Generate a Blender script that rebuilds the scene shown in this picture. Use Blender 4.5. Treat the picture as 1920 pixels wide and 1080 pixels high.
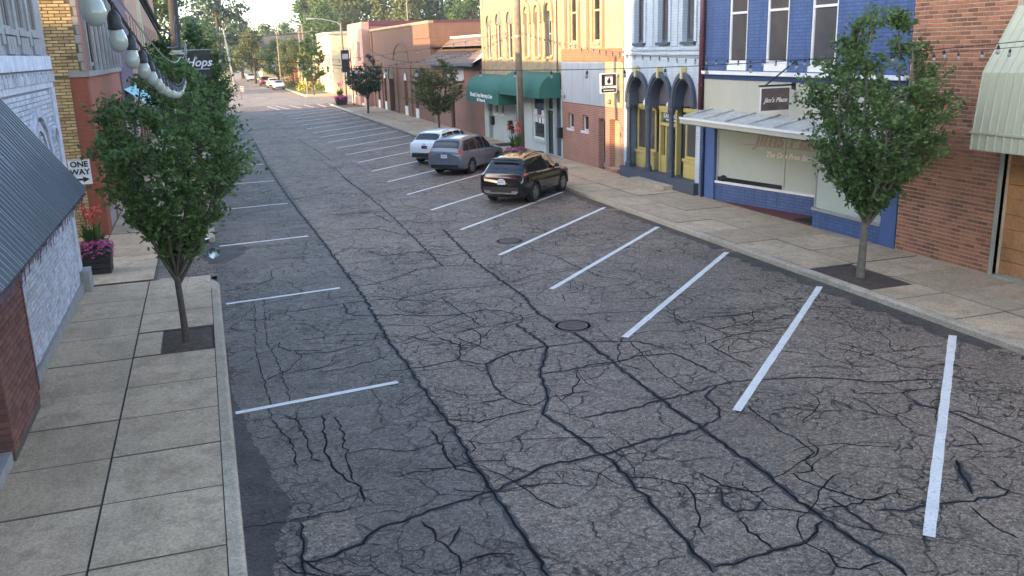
import bpy, bmesh, math, random
from mathutils import Vector, Matrix
R = math.radians
rnd = random.Random(7)
for o in list(bpy.data.objects):
    bpy.data.objects.remove(o, do_unlink=True)
SC = bpy.context.scene
COL = SC.collection

# ---------------------------------------------------------------- camera
CAM_H = 5.4
yaw, pitch, roll, F = 0.3214, 0.2628, -0.0296, 1671.8
fw = Vector((math.sin(yaw)*math.cos(pitch), math.cos(yaw)*math.cos(pitch), -math.sin(pitch)))
rt = Vector((math.cos(yaw), -math.sin(yaw), 0)); up = rt.cross(fw)
r2 = rt*math.cos(roll) + up*math.sin(roll); u2 = up*math.cos(roll) - rt*math.sin(roll)
camd = bpy.data.cameras.new('camera'); cam = bpy.data.objects.new('camera', camd); COL.objects.link(cam)
cam.matrix_world = Matrix(((r2.x, u2.x, -fw.x, 0), (r2.y, u2.y, -fw.y, 0), (r2.z, u2.z, -fw.z, CAM_H), (0, 0, 0, 1)))
camd.sensor_width = 36; camd.lens = 36*F/1920; camd.clip_start = 0.1; camd.clip_end = 6000
SC.camera = cam

# ---------------------------------------------------------------- sky, sun, exposure
SUN_EL, SUN_DX, SUN_DY = R(14.5), 0.959, 0.284          # light travels towards (dx, dy), from behind on the left
w = bpy.data.worlds.new('World'); SC.world = w; w.use_nodes = True
nt = w.node_tree; nt.nodes.clear()
sky = nt.nodes.new('ShaderNodeTexSky'); sky.sky_type = 'NISHITA'; sky.sun_disc = False
sky.sun_elevation = SUN_EL; sky.sun_rotation = math.atan2(-SUN_DX, -SUN_DY) % (2*math.pi)
sky.air_density = 0.75; sky.dust_density = 1.0; sky.ozone_density = 0.0; sky.altitude = 200
bg = nt.nodes.new('ShaderNodeBackground'); bg.inputs['Strength'].default_value = 0.15
out = nt.nodes.new('ShaderNodeOutputWorld')
nt.links.new(sky.outputs[0], bg.inputs[0]); nt.links.new(bg.outputs[0], out.inputs[0])
sund = bpy.data.lights.new('sun', 'SUN'); sund.energy = 2.0; sund.angle = R(0.5); sund.color = (1.0, 0.68, 0.38)
sun = bpy.data.objects.new('sun', sund); COL.objects.link(sun); sun.location = (-60, -20, 30)
sun.rotation_euler = Vector((SUN_DX*math.cos(SUN_EL), SUN_DY*math.cos(SUN_EL), -math.sin(SUN_EL))).to_track_quat('-Z', 'Y').to_euler()
SC.view_settings.view_transform = 'Standard'; SC.view_settings.look = 'None'
SC.view_settings.gamma = 1.0; SC.view_settings.exposure = 2.62; SC.view_settings.use_curve_mapping = False
SC.render.engine = 'CYCLES'
SC.cycles.max_bounces = 6; SC.cycles.transparent_max_bounces = 12

# ---------------------------------------------------------------- helpers
def lin(c):
    c = c/255.0
    return c/12.92 if c <= 0.04045 else ((c+0.055)/1.055)**2.4
def C3(r, g, b): return (lin(r), lin(g), lin(b), 1)
def ray(px, py): return fw + r2*((px-960)/F) + u2*((540-py)/F)
def on_ground(px, py, z=0.0):                            # where a point of the survey grid meets the ground
    d = ray(px, py); k = (z-CAM_H)/d.z
    return Vector((d.x*k, d.y*k, z))
def at_depth(px, py, Y):
    d = ray(px, py); k = Y/d.y
    return Vector((d.x*k, Y, CAM_H+d.z*k))

class MB:
    def __init__(s): s.v = []; s.f = []; s.m = []
    def add(s, vs, fs, mi=0):
        n = len(s.v); s.v += [tuple(v) for v in vs]; s.f += [tuple(i+n for i in f) for f in fs]; s.m += [mi]*len(fs)
        return s
    def box(s, x0, x1, y0, y1, z0, z1, mi=0):
        if x0 > x1: x0, x1 = x1, x0
        if y0 > y1: y0, y1 = y1, y0
        if z0 > z1: z0, z1 = z1, z0
        return s.add([(x0,y0,z0),(x1,y0,z0),(x1,y1,z0),(x0,y1,z0),(x0,y0,z1),(x1,y0,z1),(x1,y1,z1),(x0,y1,z1)],
                     [(0,3,2,1),(4,5,6,7),(0,1,5,4),(1,2,6,5),(2,3,7,6),(3,0,4,7)], mi)
    def quad(s, a, b, c, d, mi=0): return s.add([a,b,c,d], [(0,1,2,3)], mi)
    def poly(s, pts, mi=0): return s.add(pts, [tuple(range(len(pts)))], mi)
    def tube(s, pts, rad, n=8, mi=0, cap=True):
        pts = [Vector(p) for p in pts]
        if not hasattr(rad, '__len__'): rad = [rad]*len(pts)
        vs = []; fs = []; ref = None
        for i, p in enumerate(pts):
            d = (pts[min(i+1, len(pts)-1)]-pts[max(i-1, 0)]); d = d.normalized() if d.length > 1e-9 else Vector((0,0,1))
            if ref is None: ref = Vector((1,0,0)) if abs(d.x) < 0.8 else Vector((0,1,0))
            a = (ref - d*ref.dot(d)).normalized(); b = d.cross(a); ref = a
            for k in range(n):
                t = 2*math.pi*k/n; vs.append(p + (a*math.cos(t)+b*math.sin(t))*rad[i])
        for i in range(len(pts)-1):
            for k in range(n):
                k2 = (k+1) % n; fs.append((i*n+k, i*n+k2, (i+1)*n+k2, (i+1)*n+k))
        if cap:
            fs.append(tuple(range(n))[::-1]); fs.append(tuple((len(pts)-1)*n+k for k in range(n)))
        return s.add(vs, fs, mi)
    def lathe(s, prof, c=(0,0,0), n=16, axis='z', mi=0, cap=True):
        vs = []; fs = []; c = Vector(c)
        for (r, h) in prof:
            for k in range(n):
                t = 2*math.pi*k/n; a, b = r*math.cos(t), r*math.sin(t)
                vs.append(c + (Vector((a,b,h)) if axis == 'z' else Vector((a,h,b)) if axis == 'y' else Vector((h,a,b))))
        for i in range(len(prof)-1):
            for k in range(n):
                k2 = (k+1) % n; fs.append((i*n+k, i*n+k2, (i+1)*n+k2, (i+1)*n+k))
        if cap and prof[0][0] > 1e-4: fs.append(tuple(range(n))[::-1])
        if cap and prof[-1][0] > 1e-4: fs.append(tuple((len(prof)-1)*n+k for k in range(n)))
        return s.add(vs, fs, mi)
    def extrude(s, poly, vec, mi=0):                     # closed polygon swept along vec
        n = len(poly); vec = Vector(vec); a = [Vector(p) for p in poly]; b = [p+vec for p in a]
        fs = [tuple(range(n))[::-1], tuple(range(n, 2*n))]
        for k in range(n):
            k2 = (k+1) % n; fs.append((k, k2, n+k2, n+k))
        return s.add(a+b, fs, mi)
    def mesh(s, name, mats, smooth=False, off=(0,0,0)):
        me = bpy.data.meshes.new(name)
        ox, oy, oz = off
        me.from_pydata([(x-ox, y-oy, z-oz) for x, y, z in s.v], [], s.f)
        for m in (mats if isinstance(mats, (list, tuple)) else [mats]): me.materials.append(m)
        if len(me.materials) > 1: me.polygons.foreach_set('material_index', s.m)
        if smooth: me.polygons.foreach_set('use_smooth', [True]*len(me.polygons))
        me.update()
        return me
    def fix(s):                                          # consistent outward normals
        bm = bmesh.new(); me = bpy.data.meshes.new('t'); me.from_pydata(s.v, [], s.f); bm.from_mesh(me)
        bmesh.ops.recalc_face_normals(bm, faces=bm.faces); bm.verts.ensure_lookup_table()
        s.v = [tuple(v.co) for v in bm.verts]; s.f = [tuple(v.index for v in f.verts) for f in bm.faces]
        bm.free(); bpy.data.meshes.remove(me); return s
    def build(s, name, mats, parent=None, smooth=False, world=True, loc=None):
        off = tuple(parent_origin(parent)) if (parent and world) else (0,0,0)
        if loc is not None: off = tuple(loc)
        o = bpy.data.objects.new(name, s.mesh(name, mats, smooth, off)); COL.objects.link(o)
        if parent: o.parent = parent
        elif loc is not None: o.location = loc
        return o
def parent_origin(p):
    v = Vector((0,0,0))
    while p is not None: v += p.location; p = p.parent
    return v
def tag(o, label=None, cat=None, group=None, kind=None):
    if label: o['label'] = label
    if cat: o['category'] = cat
    if group: o['group'] = group
    if kind: o['kind'] = kind
    return o
def thing(name, loc, label, cat, group=None, rz=0):
    o = bpy.data.objects.new(name, None); COL.objects.link(o); o.empty_display_size = 0.2
    o.location = loc; o.rotation_euler = (0,0,rz)
    return tag(o, label, cat, group)
def copy_tree(o, parent=None):
    c = o.copy(); COL.objects.link(c); c.parent = parent
    for ch in o.children: copy_tree(ch, c)
    return c

class Fr:                                                # a wall's own frame: u along, v up, w outwards
    def __init__(s, o, u, n): s.o = Vector(o); s.u = Vector(u); s.n = Vector(n)
    def p(s, u, v, w=0): q = s.o + s.u*u + s.n*w; return Vector((q.x, q.y, q.z+v))
    def box(s, mb, u0, u1, v0, v1, w0, w1, mi=0):
        a = [s.p(u0,v0,w0), s.p(u1,v0,w0), s.p(u1,v0,w1), s.p(u0,v0,w1), s.p(u0,v1,w0), s.p(u1,v1,w0), s.p(u1,v1,w1), s.p(u0,v1,w1)]
        fs = [(0,3,2,1),(4,5,6,7),(0,1,5,4),(1,2,6,5),(2,3,7,6),(3,0,4,7)]
        if (a[1]-a[0]).cross(a[3]-a[0]).z < 0: fs = [f[::-1] for f in fs]
        mb.add(a, fs, mi); return mb
    def wall(s, mb, u0, u1, v0, v1, holes=(), t=0.3, mi=0):   # front skin with real openings and reveals of depth t
        us = sorted({u0, u1, *[min(max(h[i],u0),u1) for h in holes for i in (0,1)]})
        vs = sorted({v0, v1, *[min(max(h[i],v0),v1) for h in holes for i in (2,3)]})
        for i in range(len(us)-1):
            for j in range(len(vs)-1):
                cu, cv = (us[i]+us[i+1])/2, (vs[j]+vs[j+1])/2
                if any(h[0] < cu < h[1] and h[2] < cv < h[3] for h in holes): continue
                mb.quad(s.p(us[i],vs[j]), s.p(us[i+1],vs[j]), s.p(us[i+1],vs[j+1]), s.p(us[i],vs[j+1]), mi)
        for h in holes:
            a, b, c, d = h[:4]
            for (p, q) in (((a,c),(b,c)), ((b,c),(b,d)), ((b,d),(a,d)), ((a,d),(a,c))):
                mb.quad(s.p(*p), s.p(*q), s.p(*q,-t), s.p(*p,-t), mi)
        return mb

# ---------------------------------------------------------------- materials
def newmat(name):
    m = bpy.data.materials.new(name); m.use_nodes = True; t = m.node_tree
    return m, t, t.nodes['Principled BSDF']
def N(t, kind, **kw):
    n = t.nodes.new(kind)
    for k, v in kw.items(): setattr(n, k, v)
    return n
def L(t, a, b): t.links.new(a, b)
def mixc(t, fac, a, b, mode='MIX'):
    n = N(t, 'ShaderNodeMix', data_type='RGBA', blend_type=mode)
    for sock, val in ((n.inputs[0], fac), (n.inputs[6], a), (n.inputs[7], b)):
        if hasattr(val, 'is_linked') or hasattr(val, 'links'): L(t, val, sock)
        else: sock.default_value = val
    return n.outputs[2]
def noise(t, vec, scale, detail=4, rough=0.55):
    n = N(t, 'ShaderNodeTexNoise'); n.inputs['Scale'].default_value = scale; n.inputs['Detail'].default_value = detail
    n.inputs['Roughness'].default_value = rough; L(t, vec, n.inputs['Vector']); return n.outputs['Fac']
def ramp(t, fac, a, b, va=0.0, vb=1.0):
    n = N(t, 'ShaderNodeMapRange'); L(t, fac, n.inputs[0])
    n.inputs[1].default_value = a; n.inputs[2].default_value = b; n.inputs[3].default_value = va; n.inputs[4].default_value = vb
    return n.outputs[0]
def math_(t, op, a, b=None):
    n = N(t, 'ShaderNodeMath', operation=op)
    for i, val in enumerate((a, b)):
        if val is None: continue
        if hasattr(val, 'links'): L(t, val, n.inputs[i])
        else: n.inputs[i].default_value = val
    return n.outputs[0]
def scl(c, k): return (min(c[0]*k,1), min(c[1]*k,1), min(c[2]*k,1), 1)
def pos(t): return N(t, 'ShaderNodeNewGeometry').outputs['Position']
def bump(t, b, h, strength=0.3, dist=0.01):
    n = N(t, 'ShaderNodeBump'); n.inputs['Strength'].default_value = strength; n.inputs['Distance'].default_value = dist
    L(t, h, n.inputs['Height']); L(t, n.outputs[0], b.inputs['Normal'])
def M(name, col, rough=0.7, var=0.18, scale=1.5, fine=40, metal=0.0, bmp=0.15, spec=0.5, rand=0.0, streak=0.0):
    m, t, b = newmat(name); P = pos(t)
    n1 = noise(t, P, scale, 5); n2 = noise(t, P, fine, 3)
    f = math_(t, 'ADD', ramp(t, n1, 0.3, 0.7, 0, 0.65), ramp(t, n2, 0.3, 0.7, 0, 0.35))
    if rand:
        oi = N(t, 'ShaderNodeObjectInfo').outputs['Random']; gi = N(t, 'ShaderNodeNewGeometry').outputs['Random Per Island']
        rr = math_(t, 'FRACT', math_(t, 'ADD', oi, gi))
        f = math_(t, 'ADD', math_(t, 'MULTIPLY', f, 1-rand), math_(t, 'MULTIPLY', rr, rand))
    c = mixc(t, f, scl(col, 1-var), scl(col, 1+var))
    if streak:
        mp = N(t, 'ShaderNodeMapping'); mp.inputs['Scale'].default_value = (6, 6, 0.35); L(t, P, mp.inputs[0])
        c = mixc(t, ramp(t, noise(t, mp.outputs[0], 1.0, 5), 0.5, 0.75, 0, streak), c, scl(col, 0.35))
    L(t, c, b.inputs['Base Color']); b.inputs['Roughness'].default_value = rough; b.inputs['Metallic'].default_value = metal
    b.inputs['Specular IOR Level'].default_value = spec
    if bmp: bump(t, b, n2, bmp, 0.01)
    return m
def brickmat(name, c1, c2, mortar, axis, bw=0.21, bh=0.07, ms=0.008, var=0.25, rough=0.85, streak=0.3):
    m, t, b = newmat(name); P = pos(t)
    sx = N(t, 'ShaderNodeSeparateXYZ'); L(t, P, sx.inputs[0]); cb = N(t, 'ShaderNodeCombineXYZ')
    L(t, sx.outputs[0 if axis == 'x' else 1], cb.inputs[0]); L(t, sx.outputs[2], cb.inputs[1])
    br = N(t, 'ShaderNodeTexBrick'); L(t, cb.outputs[0], br.inputs[0])
    br.inputs['Color1'].default_value = c1; br.inputs['Color2'].default_value = c2; br.inputs['Mortar'].default_value = mortar
    br.inputs['Scale'].default_value = 1.0; br.inputs['Mortar Size'].default_value = ms; br.inputs['Brick Width'].default_value = bw
    br.inputs['Row Height'].default_value = bh; br.inputs['Bias'].default_value = 0
    c = mixc(t, ramp(t, noise(t, P, 1.2, 5), 0.35, 0.7, 0, var), br.outputs[0], scl(c1, 0.45))
    c = mixc(t, ramp(t, noise(t, P, 30, 3), 0.3, 0.7, 0, 0.25), c, scl(c2, 0.6))
    mp = N(t, 'ShaderNodeMapping'); mp.inputs['Scale'].default_value = (4, 4, 0.3); L(t, P, mp.inputs[0])
    c = mixc(t, ramp(t, noise(t, mp.outputs[0], 1.0, 6, 0.65), 0.48, 0.72, 0, streak), c, scl(mortar, 0.45))
    L(t, c, b.inputs['Base Color']); b.inputs['Roughness'].default_value = rough
    inv = math_(t, 'SUBTRACT', 1.0, br.outputs[1]); bump(t, b, inv, 0.5, 0.012)
    return m
def leafmat(name, c, tr=0.35):
    m, t, b = newmat(name)
    gi = N(t, 'ShaderNodeNewGeometry').outputs['Random Per Island']; P = pos(t)
    f = math_(t, 'ADD', math_(t, 'MULTIPLY', gi, 0.6), ramp(t, noise(t, P, 0.9, 2), 0.3, 0.7, 0, 0.4))
    cc = mixc(t, f, scl(c, 0.55), scl((c[0]*1.15, c[1]*1.05, c[2]*0.8, 1), 1.5))
    L(t, cc, b.inputs['Base Color']); b.inputs['Roughness'].default_value = 0.5; b.inputs['Specular IOR Level'].default_value = 0.35
    tl = N(t, 'ShaderNodeBsdfTranslucent'); L(t, cc, tl.inputs[0])
    mx = N(t, 'ShaderNodeMixShader'); mx.inputs[0].default_value = tr
    L(t, b.outputs[0], mx.inputs[1]); L(t, tl.outputs[0], mx.inputs[2])
    L(t, mx.outputs[0], t.nodes['Material Output'].inputs[0])
    return m
def glassmat(name, tint=(0.75,0.8,0.78,1), refl=0.12):
    m, t, b = newmat(name); t.nodes.remove(b)
    tr = N(t, 'ShaderNodeBsdfTransparent'); tr.inputs[0].default_value = tint
    gl = N(t, 'ShaderNodeBsdfGlossy'); gl.inputs['Roughness'].default_value = 0.02
    fr = N(t, 'ShaderNodeFresnel'); fr.inputs[0].default_value = 1.5
    mx = N(t, 'ShaderNodeMixShader'); L(t, math_(t, 'ADD', fr.outputs[0], refl-0.04), mx.inputs[0])
    L(t, tr.outputs[0], mx.inputs[1]); L(t, gl.outputs[0], mx.inputs[2]); L(t, mx.outputs[0], t.nodes['Material Output'].inputs[0])
    return m

def asphalt(name, base, cracks=1.0, coarse=1.0, spec=0.28):
    m, t, b = newmat(name); P = pos(t)
    big = noise(t, P, 0.35, 4); mid = noise(t, P, 2.2, 5); spk = noise(t, P, 55, 3, 0.7); spk2 = noise(t, P, 17, 4, 0.7)
    c = mixc(t, ramp(t, big, 0.3, 0.7), scl(base, 0.62), scl((base[0]*1.02, base[1], base[2]*0.97, 1), 1.3))
    c = mixc(t, ramp(t, mid, 0.4, 0.75, 0, 0.5), c, scl(base, 0.55))
    ln = N(t, 'ShaderNodeMapping'); ln.inputs['Scale'].default_value = (0.85, 0.05, 1); L(t, P, ln.inputs[0])
    c = mixc(t, ramp(t, noise(t, ln.outputs[0], 1.0, 4), 0.42, 0.68, 0, 0.45), c, scl((base[0]*0.96, base[1], base[2]*1.06, 1), 0.60))
    oil = noise(t, P, 0.95, 3, 0.5); c = mixc(t, ramp(t, oil, 0.62, 0.74, 0, 0.55), c, scl(base, 0.40))
    c = mixc(t, ramp(t, spk, 0.42, 0.78, 0, 0.75*coarse), c, scl((base[0]*1.05, base[1], base[2]*0.93, 1), 3.2))
    c = mixc(t, ramp(t, spk2, 0.35, 0.6, 0.55*coarse, 0), c, scl(base, 0.45))
    for sc, am in ((24, 0.42), (58, 0.45)):               # aggregate: every stone its own tone
        vg = N(t, 'ShaderNodeTexVoronoi'); vg.inputs['Scale'].default_value = sc; L(t, P, vg.inputs['Vector'])
        sp = N(t, 'ShaderNodeSeparateColor'); L(t, vg.outputs['Color'], sp.inputs[0])
        kk = ramp(t, sp.outputs[0], 0, 1, 1-am*coarse, 1+am*coarse); cc = N(t, 'ShaderNodeCombineColor')
        for i in range(3): L(t, kk, cc.inputs[i])
        c = mixc(t, 1.0, c, cc.outputs[0], 'MULTIPLY')
    # fine alligator cracking, in patches
    nz = N(t, 'ShaderNodeTexNoise'); nz.inputs['Scale'].default_value = 2.5; nz.inputs['Detail'].default_value = 3; L(t, P, nz.inputs[0])
    vm = N(t, 'ShaderNodeVectorMath', operation='SCALE'); L(t, nz.outputs['Color'], vm.inputs[0]); vm.inputs['Scale'].default_value = 0.45
    va = N(t, 'ShaderNodeVectorMath', operation='ADD'); L(t, P, va.inputs[0]); L(t, vm.outputs[0], va.inputs[1])
    flat = N(t, 'ShaderNodeMapping'); flat.inputs['Scale'].default_value = (1, 1, 0); L(t, va.outputs[0], flat.inputs[0])
    def cr(sc, wd, lo, hi, seed):
        vo = N(t, 'ShaderNodeTexVoronoi', feature='DISTANCE_TO_EDGE'); vo.inputs['Scale'].default_value = sc; L(t, flat.outputs[0], vo.inputs['Vector'])
        ln = ramp(t, vo.outputs[0], wd*0.4, wd, 1, 0)
        mp = N(t, 'ShaderNodeMapping'); mp.inputs['Location'].default_value = (seed, seed*2, 0); L(t, P, mp.inputs[0])
        return math_(t, 'MULTIPLY', ln, ramp(t, noise(t, mp.outputs[0], 0.45, 3), lo, hi, 0, 1))
    k = math_(t, 'MAXIMUM', cr(0.70, 0.015, 0.39, 0.55, 3), math_(t, 'MAXIMUM', cr(1.7, 0.024, 0.44, 0.58, 11), cr(4.5, 0.055, 0.50, 0.60, 23)))
    k = math_(t, 'MULTIPLY', k, math_(t, 'MULTIPLY', ramp(t, noise(t, P, 5.5, 4, 0.7), 0.33, 0.55, 0.15, 1.0), 0.95*cracks))
    c = mixc(t, k, c, (0.008, 0.008, 0.009, 1))
    L(t, c, b.inputs['Base Color'])
    L(t, ramp(t, mid, 0.3, 0.7, 0.58, 0.8), b.inputs['Roughness']); b.inputs['Specular IOR Level'].default_value = spec
    h = math_(t, 'SUBTRACT', math_(t, 'ADD', spk, math_(t, 'MULTIPLY', spk2, 1.0)), math_(t, 'MULTIPLY', k, 2.0))
    bump(t, b, h, 0.55, 0.012)
    return m
def concrete(name, base):
    m, t, b = newmat(name); P = pos(t)
    oi = N(t, 'ShaderNodeObjectInfo').outputs['Random']
    c = mixc(t, oi, scl(base, 0.74), scl((base[0],base[1]*1.01,base[2]*1.05,1), 1.08))
    c = mixc(t, ramp(t, noise(t, P, 0.8, 6, 0.65), 0.42, 0.66, 0, 0.7), c, scl(base, 0.58))
    c = mixc(t, ramp(t, noise(t, P, 2.6, 6, 0.7), 0.48, 0.64, 0, 0.7), c, scl(base, 0.5))
    st = N(t, 'ShaderNodeMapping'); st.inputs['Scale'].default_value = (1.6, 0.35, 1); st.inputs['Location'].default_value = (4.2, 1.3, 0); L(t, P, st.inputs[0])
    c = mixc(t, ramp(t, noise(t, st.outputs[0], 1.0, 6, 0.7), 0.54, 0.68, 0, 0.6), c, scl(base, 0.42))
    c = mixc(t, ramp(t, noise(t, P, 45, 3, 0.7), 0.4, 0.75, 0, 0.4), c, scl(base, 1.5))
    c = mixc(t, ramp(t, noise(t, P, 22, 4, 0.7), 0.3, 0.5, 0.4, 0), c, scl(base, 0.6))
    vg = N(t, 'ShaderNodeTexVoronoi'); vg.inputs['Scale'].default_value = 38; L(t, P, vg.inputs['Vector'])
    sp = N(t, 'ShaderNodeSeparateColor'); L(t, vg.outputs['Color'], sp.inputs[0]); kk = ramp(t, sp.outputs[0], 0, 1, 0.82, 1.18); cc = N(t, 'ShaderNodeCombineColor')
    for i in range(3): L(t, kk, cc.inputs[i])
    c = mixc(t, 1.0, c, cc.outputs[0], 'MULTIPLY')
    vo = N(t, 'ShaderNodeTexVoronoi'); vo.inputs['Scale'].default_value = 2.3; L(t, P, vo.inputs['Vector'])
    c = mixc(t, ramp(t, vo.outputs[0], 0.02, 0.035, 0.7, 0), c, scl(base, 0.3))
    L(t, c, b.inputs['Base Color']); b.inputs['Roughness'].default_value = 0.85
    bump(t, b, noise(t, P, 60, 3), 0.35, 0.008)
    return m

mt = {}
mt['asphalt'] = asphalt('asphalt', (0.196, 0.153, 0.118, 1), 1.0, 0.9)
mt['asphalt_lane'] = asphalt('asphalt_worn_lane', (0.135, 0.110, 0.092, 1), 1.0, 0.8, 0.36)
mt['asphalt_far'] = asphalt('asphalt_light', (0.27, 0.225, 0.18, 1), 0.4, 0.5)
mt['asphalt_patch'] = asphalt('asphalt_patch', (0.18, 0.145, 0.115, 1), 0.1, 0.9)
mt['concrete'] = concrete('concrete', (0.545, 0.398, 0.252, 1))
mt['concrete_left'] = concrete('concrete_warm', (0.545, 0.40, 0.258, 1))
mt['kerb'] = concrete('kerb_concrete', (0.52, 0.42, 0.30, 1))
mt['joint'] = M('joint_dirt', (0.13, 0.105, 0.08, 1), 0.95, 0.4, 3)
mt['seal'] = M('crack_sealant', (0.010, 0.010, 0.010, 1), 0.9, 0.5, 5, spec=0.15)
def worn_paint():
    m, t, b = newmat('road_paint'); P = pos(t)
    c = mixc(t, ramp(t, noise(t, P, 3, 4), 0.3, 0.7), (0.68,0.65,0.60,1), (0.84,0.80,0.74,1))
    wr = math_(t, 'MAXIMUM', ramp(t, noise(t, P, 30, 5, 0.75), 0.56, 0.66, 0, 0.75), ramp(t, noise(t, P, 6, 6, 0.75), 0.60, 0.68, 0, 0.7))
    c = mixc(t, wr, c, (0.17,0.155,0.14,1)); L(t, c, b.inputs['Base Color']); b.inputs['Roughness'].default_value = 0.7
    bump(t, b, noise(t, P, 55, 3), 0.5, 0.008); return m
mt['paint'] = worn_paint()
mt['seal_band'] = asphalt('sealant_band', (0.055, 0.052, 0.052, 1), 0.2, 0.4)
mt['soil'] = M('soil_mulch', (0.085, 0.058, 0.04, 1), 0.95, 0.6, 12, 50, bmp=1.0)
mt['grass'] = M('grass_ground', (0.075, 0.095, 0.035, 1), 0.95, 0.4, 0.6, 20)
mt['earth'] = M('earth', (0.13, 0.12, 0.085, 1), 0.95, 0.3, 0.1, 6)
mt['iron'] = M('cast_iron', (0.075, 0.055, 0.045, 1), 0.55, 0.4, 8, 60, 0.5, 0.4)
mt['black'] = M('black_metal', (0.012, 0.012, 0.013, 1), 0.4, 0.2)
mt['rubber'] = M('rubber', (0.012, 0.012, 0.012, 1), 0.8, 0.2)
mt['bark'] = M('bark', (0.085, 0.066, 0.052, 1), 0.9, 0.45, 9, 60, bmp=0.9)
mt['bark_r'] = M('bark_grey', (0.16, 0.135, 0.105, 1), 0.9, 0.35, 9, 60, bmp=0.9)
mt['leaf_dark'] = leafmat('leaf_dark', (0.112, 0.188, 0.072, 1), 0.42)
mt['leaf_mid'] = leafmat('leaf_mid', (0.060, 0.115, 0.032, 1))
mt['leaf_olive'] = leafmat('leaf_olive', (0.095, 0.125, 0.045, 1))
mt['leaf_blue'] = leafmat('leaf_blue', (0.055, 0.10, 0.060, 1))
mt['pink'] = leafmat('petal_pink', (0.58, 0.10, 0.36, 1), 0.3)
mt['magenta'] = leafmat('petal_magenta', (0.52, 0.05, 0.33, 1), 0.3)
mt['red_petal'] = leafmat('petal_red', (0.62, 0.09, 0.08, 1), 0.3)
mt['yellow_petal'] = leafmat('petal_yellow', (0.75, 0.60, 0.06, 1), 0.3)
mt['white_petal'] = leafmat('petal_white', (0.70, 0.70, 0.62, 1), 0.3)
mt['wood_pole'] = M('weathered_pole', (0.20, 0.165, 0.125, 1), 0.85, 0.3, 4, 30, bmp=0.5, streak=0.5)
mt['wood_dark'] = M('dark_pole', (0.045, 0.042, 0.040, 1), 0.85, 0.3, 4, 30, bmp=0.5, streak=0.4)
mt['galv'] = M('galvanised', (0.42, 0.42, 0.41, 1), 0.45, 0.12, 3, 40, 0.6)
mt['glass_dark'] = M('dark_window_glass', (0.018, 0.02, 0.022, 1), 0.04, 0.3, 0.7, 2, 0, 0.02, 0.8)
mt['glass_grey'] = M('grey_window_glass', (0.085, 0.08, 0.075, 1), 0.05, 0.3, 0.9, 2, 0, 0.02, 0.8)
mt['glass'] = glassmat('shop_glass')
mt['white'] = M('white_paint', (0.72, 0.71, 0.68, 1), 0.6, 0.1, 2, 30, streak=0.15)
mt['sign_white'] = M('sign_white', (0.82, 0.82, 0.81, 1), 0.4, 0.04)
mt['sign_black'] = M('sign_black', (0.014, 0.013, 0.013, 1), 0.45, 0.1)
mt['water'] = M('standing_water', (0.03, 0.03, 0.032, 1), 0.03, 0.1, 2, 10, 0, 0.03, 0.7)
mt['wet'] = asphalt('wet_asphalt', (0.058, 0.048, 0.042, 1), 0.5, 0.5, 0.4)
mt['dirt_shade'] = asphalt('gutter_dirt_shade', (0.088, 0.074, 0.062, 1), 0.4, 0.6)
# ---------------------------------------------------------------- lettering (made first, while the scene is small)
def text_mesh(body, size, mat, shear=0.0, offset=0.0, extrude=0.006, space=1.0):
    cu = bpy.data.curves.new('lettering', 'FONT'); cu.body = body; cu.size = size; cu.shear = shear; cu.offset = offset
    cu.extrude = extrude; cu.align_x = 'CENTER'; cu.align_y = 'CENTER'; cu.resolution_u = 3; cu.space_character = space
    o = bpy.data.objects.new('lettering', cu); COL.objects.link(o)
    dg = bpy.context.evaluated_depsgraph_get(); me = bpy.data.meshes.new_from_object(o.evaluated_get(dg))
    bpy.data.objects.remove(o, do_unlink=True); bpy.data.curves.remove(cu)
    me.materials.clear(); me.materials.append(mat); me.name = 'lettering'
    return me
M_FACE = {'-x': Matrix(((0,0,-1),(-1,0,0),(0,1,0))), '-y': Matrix(((1,0,0),(0,0,-1),(0,1,0))), '+x': Matrix(((0,0,1),(1,0,0),(0,1,0)))}
def letter(me, parent, world_loc, face, name='lettering', rot=None):
    o = bpy.data.objects.new(name, me); COL.objects.link(o); o.parent = parent
    m = (rot if rot is not None else M_FACE[face]).to_4x4()
    o.matrix_local = Matrix.Translation(Vector(world_loc)-parent_origin(parent)) @ m
    return o
mt['letter_brown'] = M('letter_brown', (0.34, 0.255, 0.19, 1), 0.6, 0.1)
mt['letter_cream'] = M('letter_cream', (0.74, 0.68, 0.55, 1), 0.6, 0.1)
mt['letter_red'] = M('letter_red', (0.55, 0.04, 0.03, 1), 0.5, 0.1)
mt['letter_blue'] = M('letter_blue', (0.05, 0.09, 0.35, 1), 0.5, 0.1)
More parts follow.
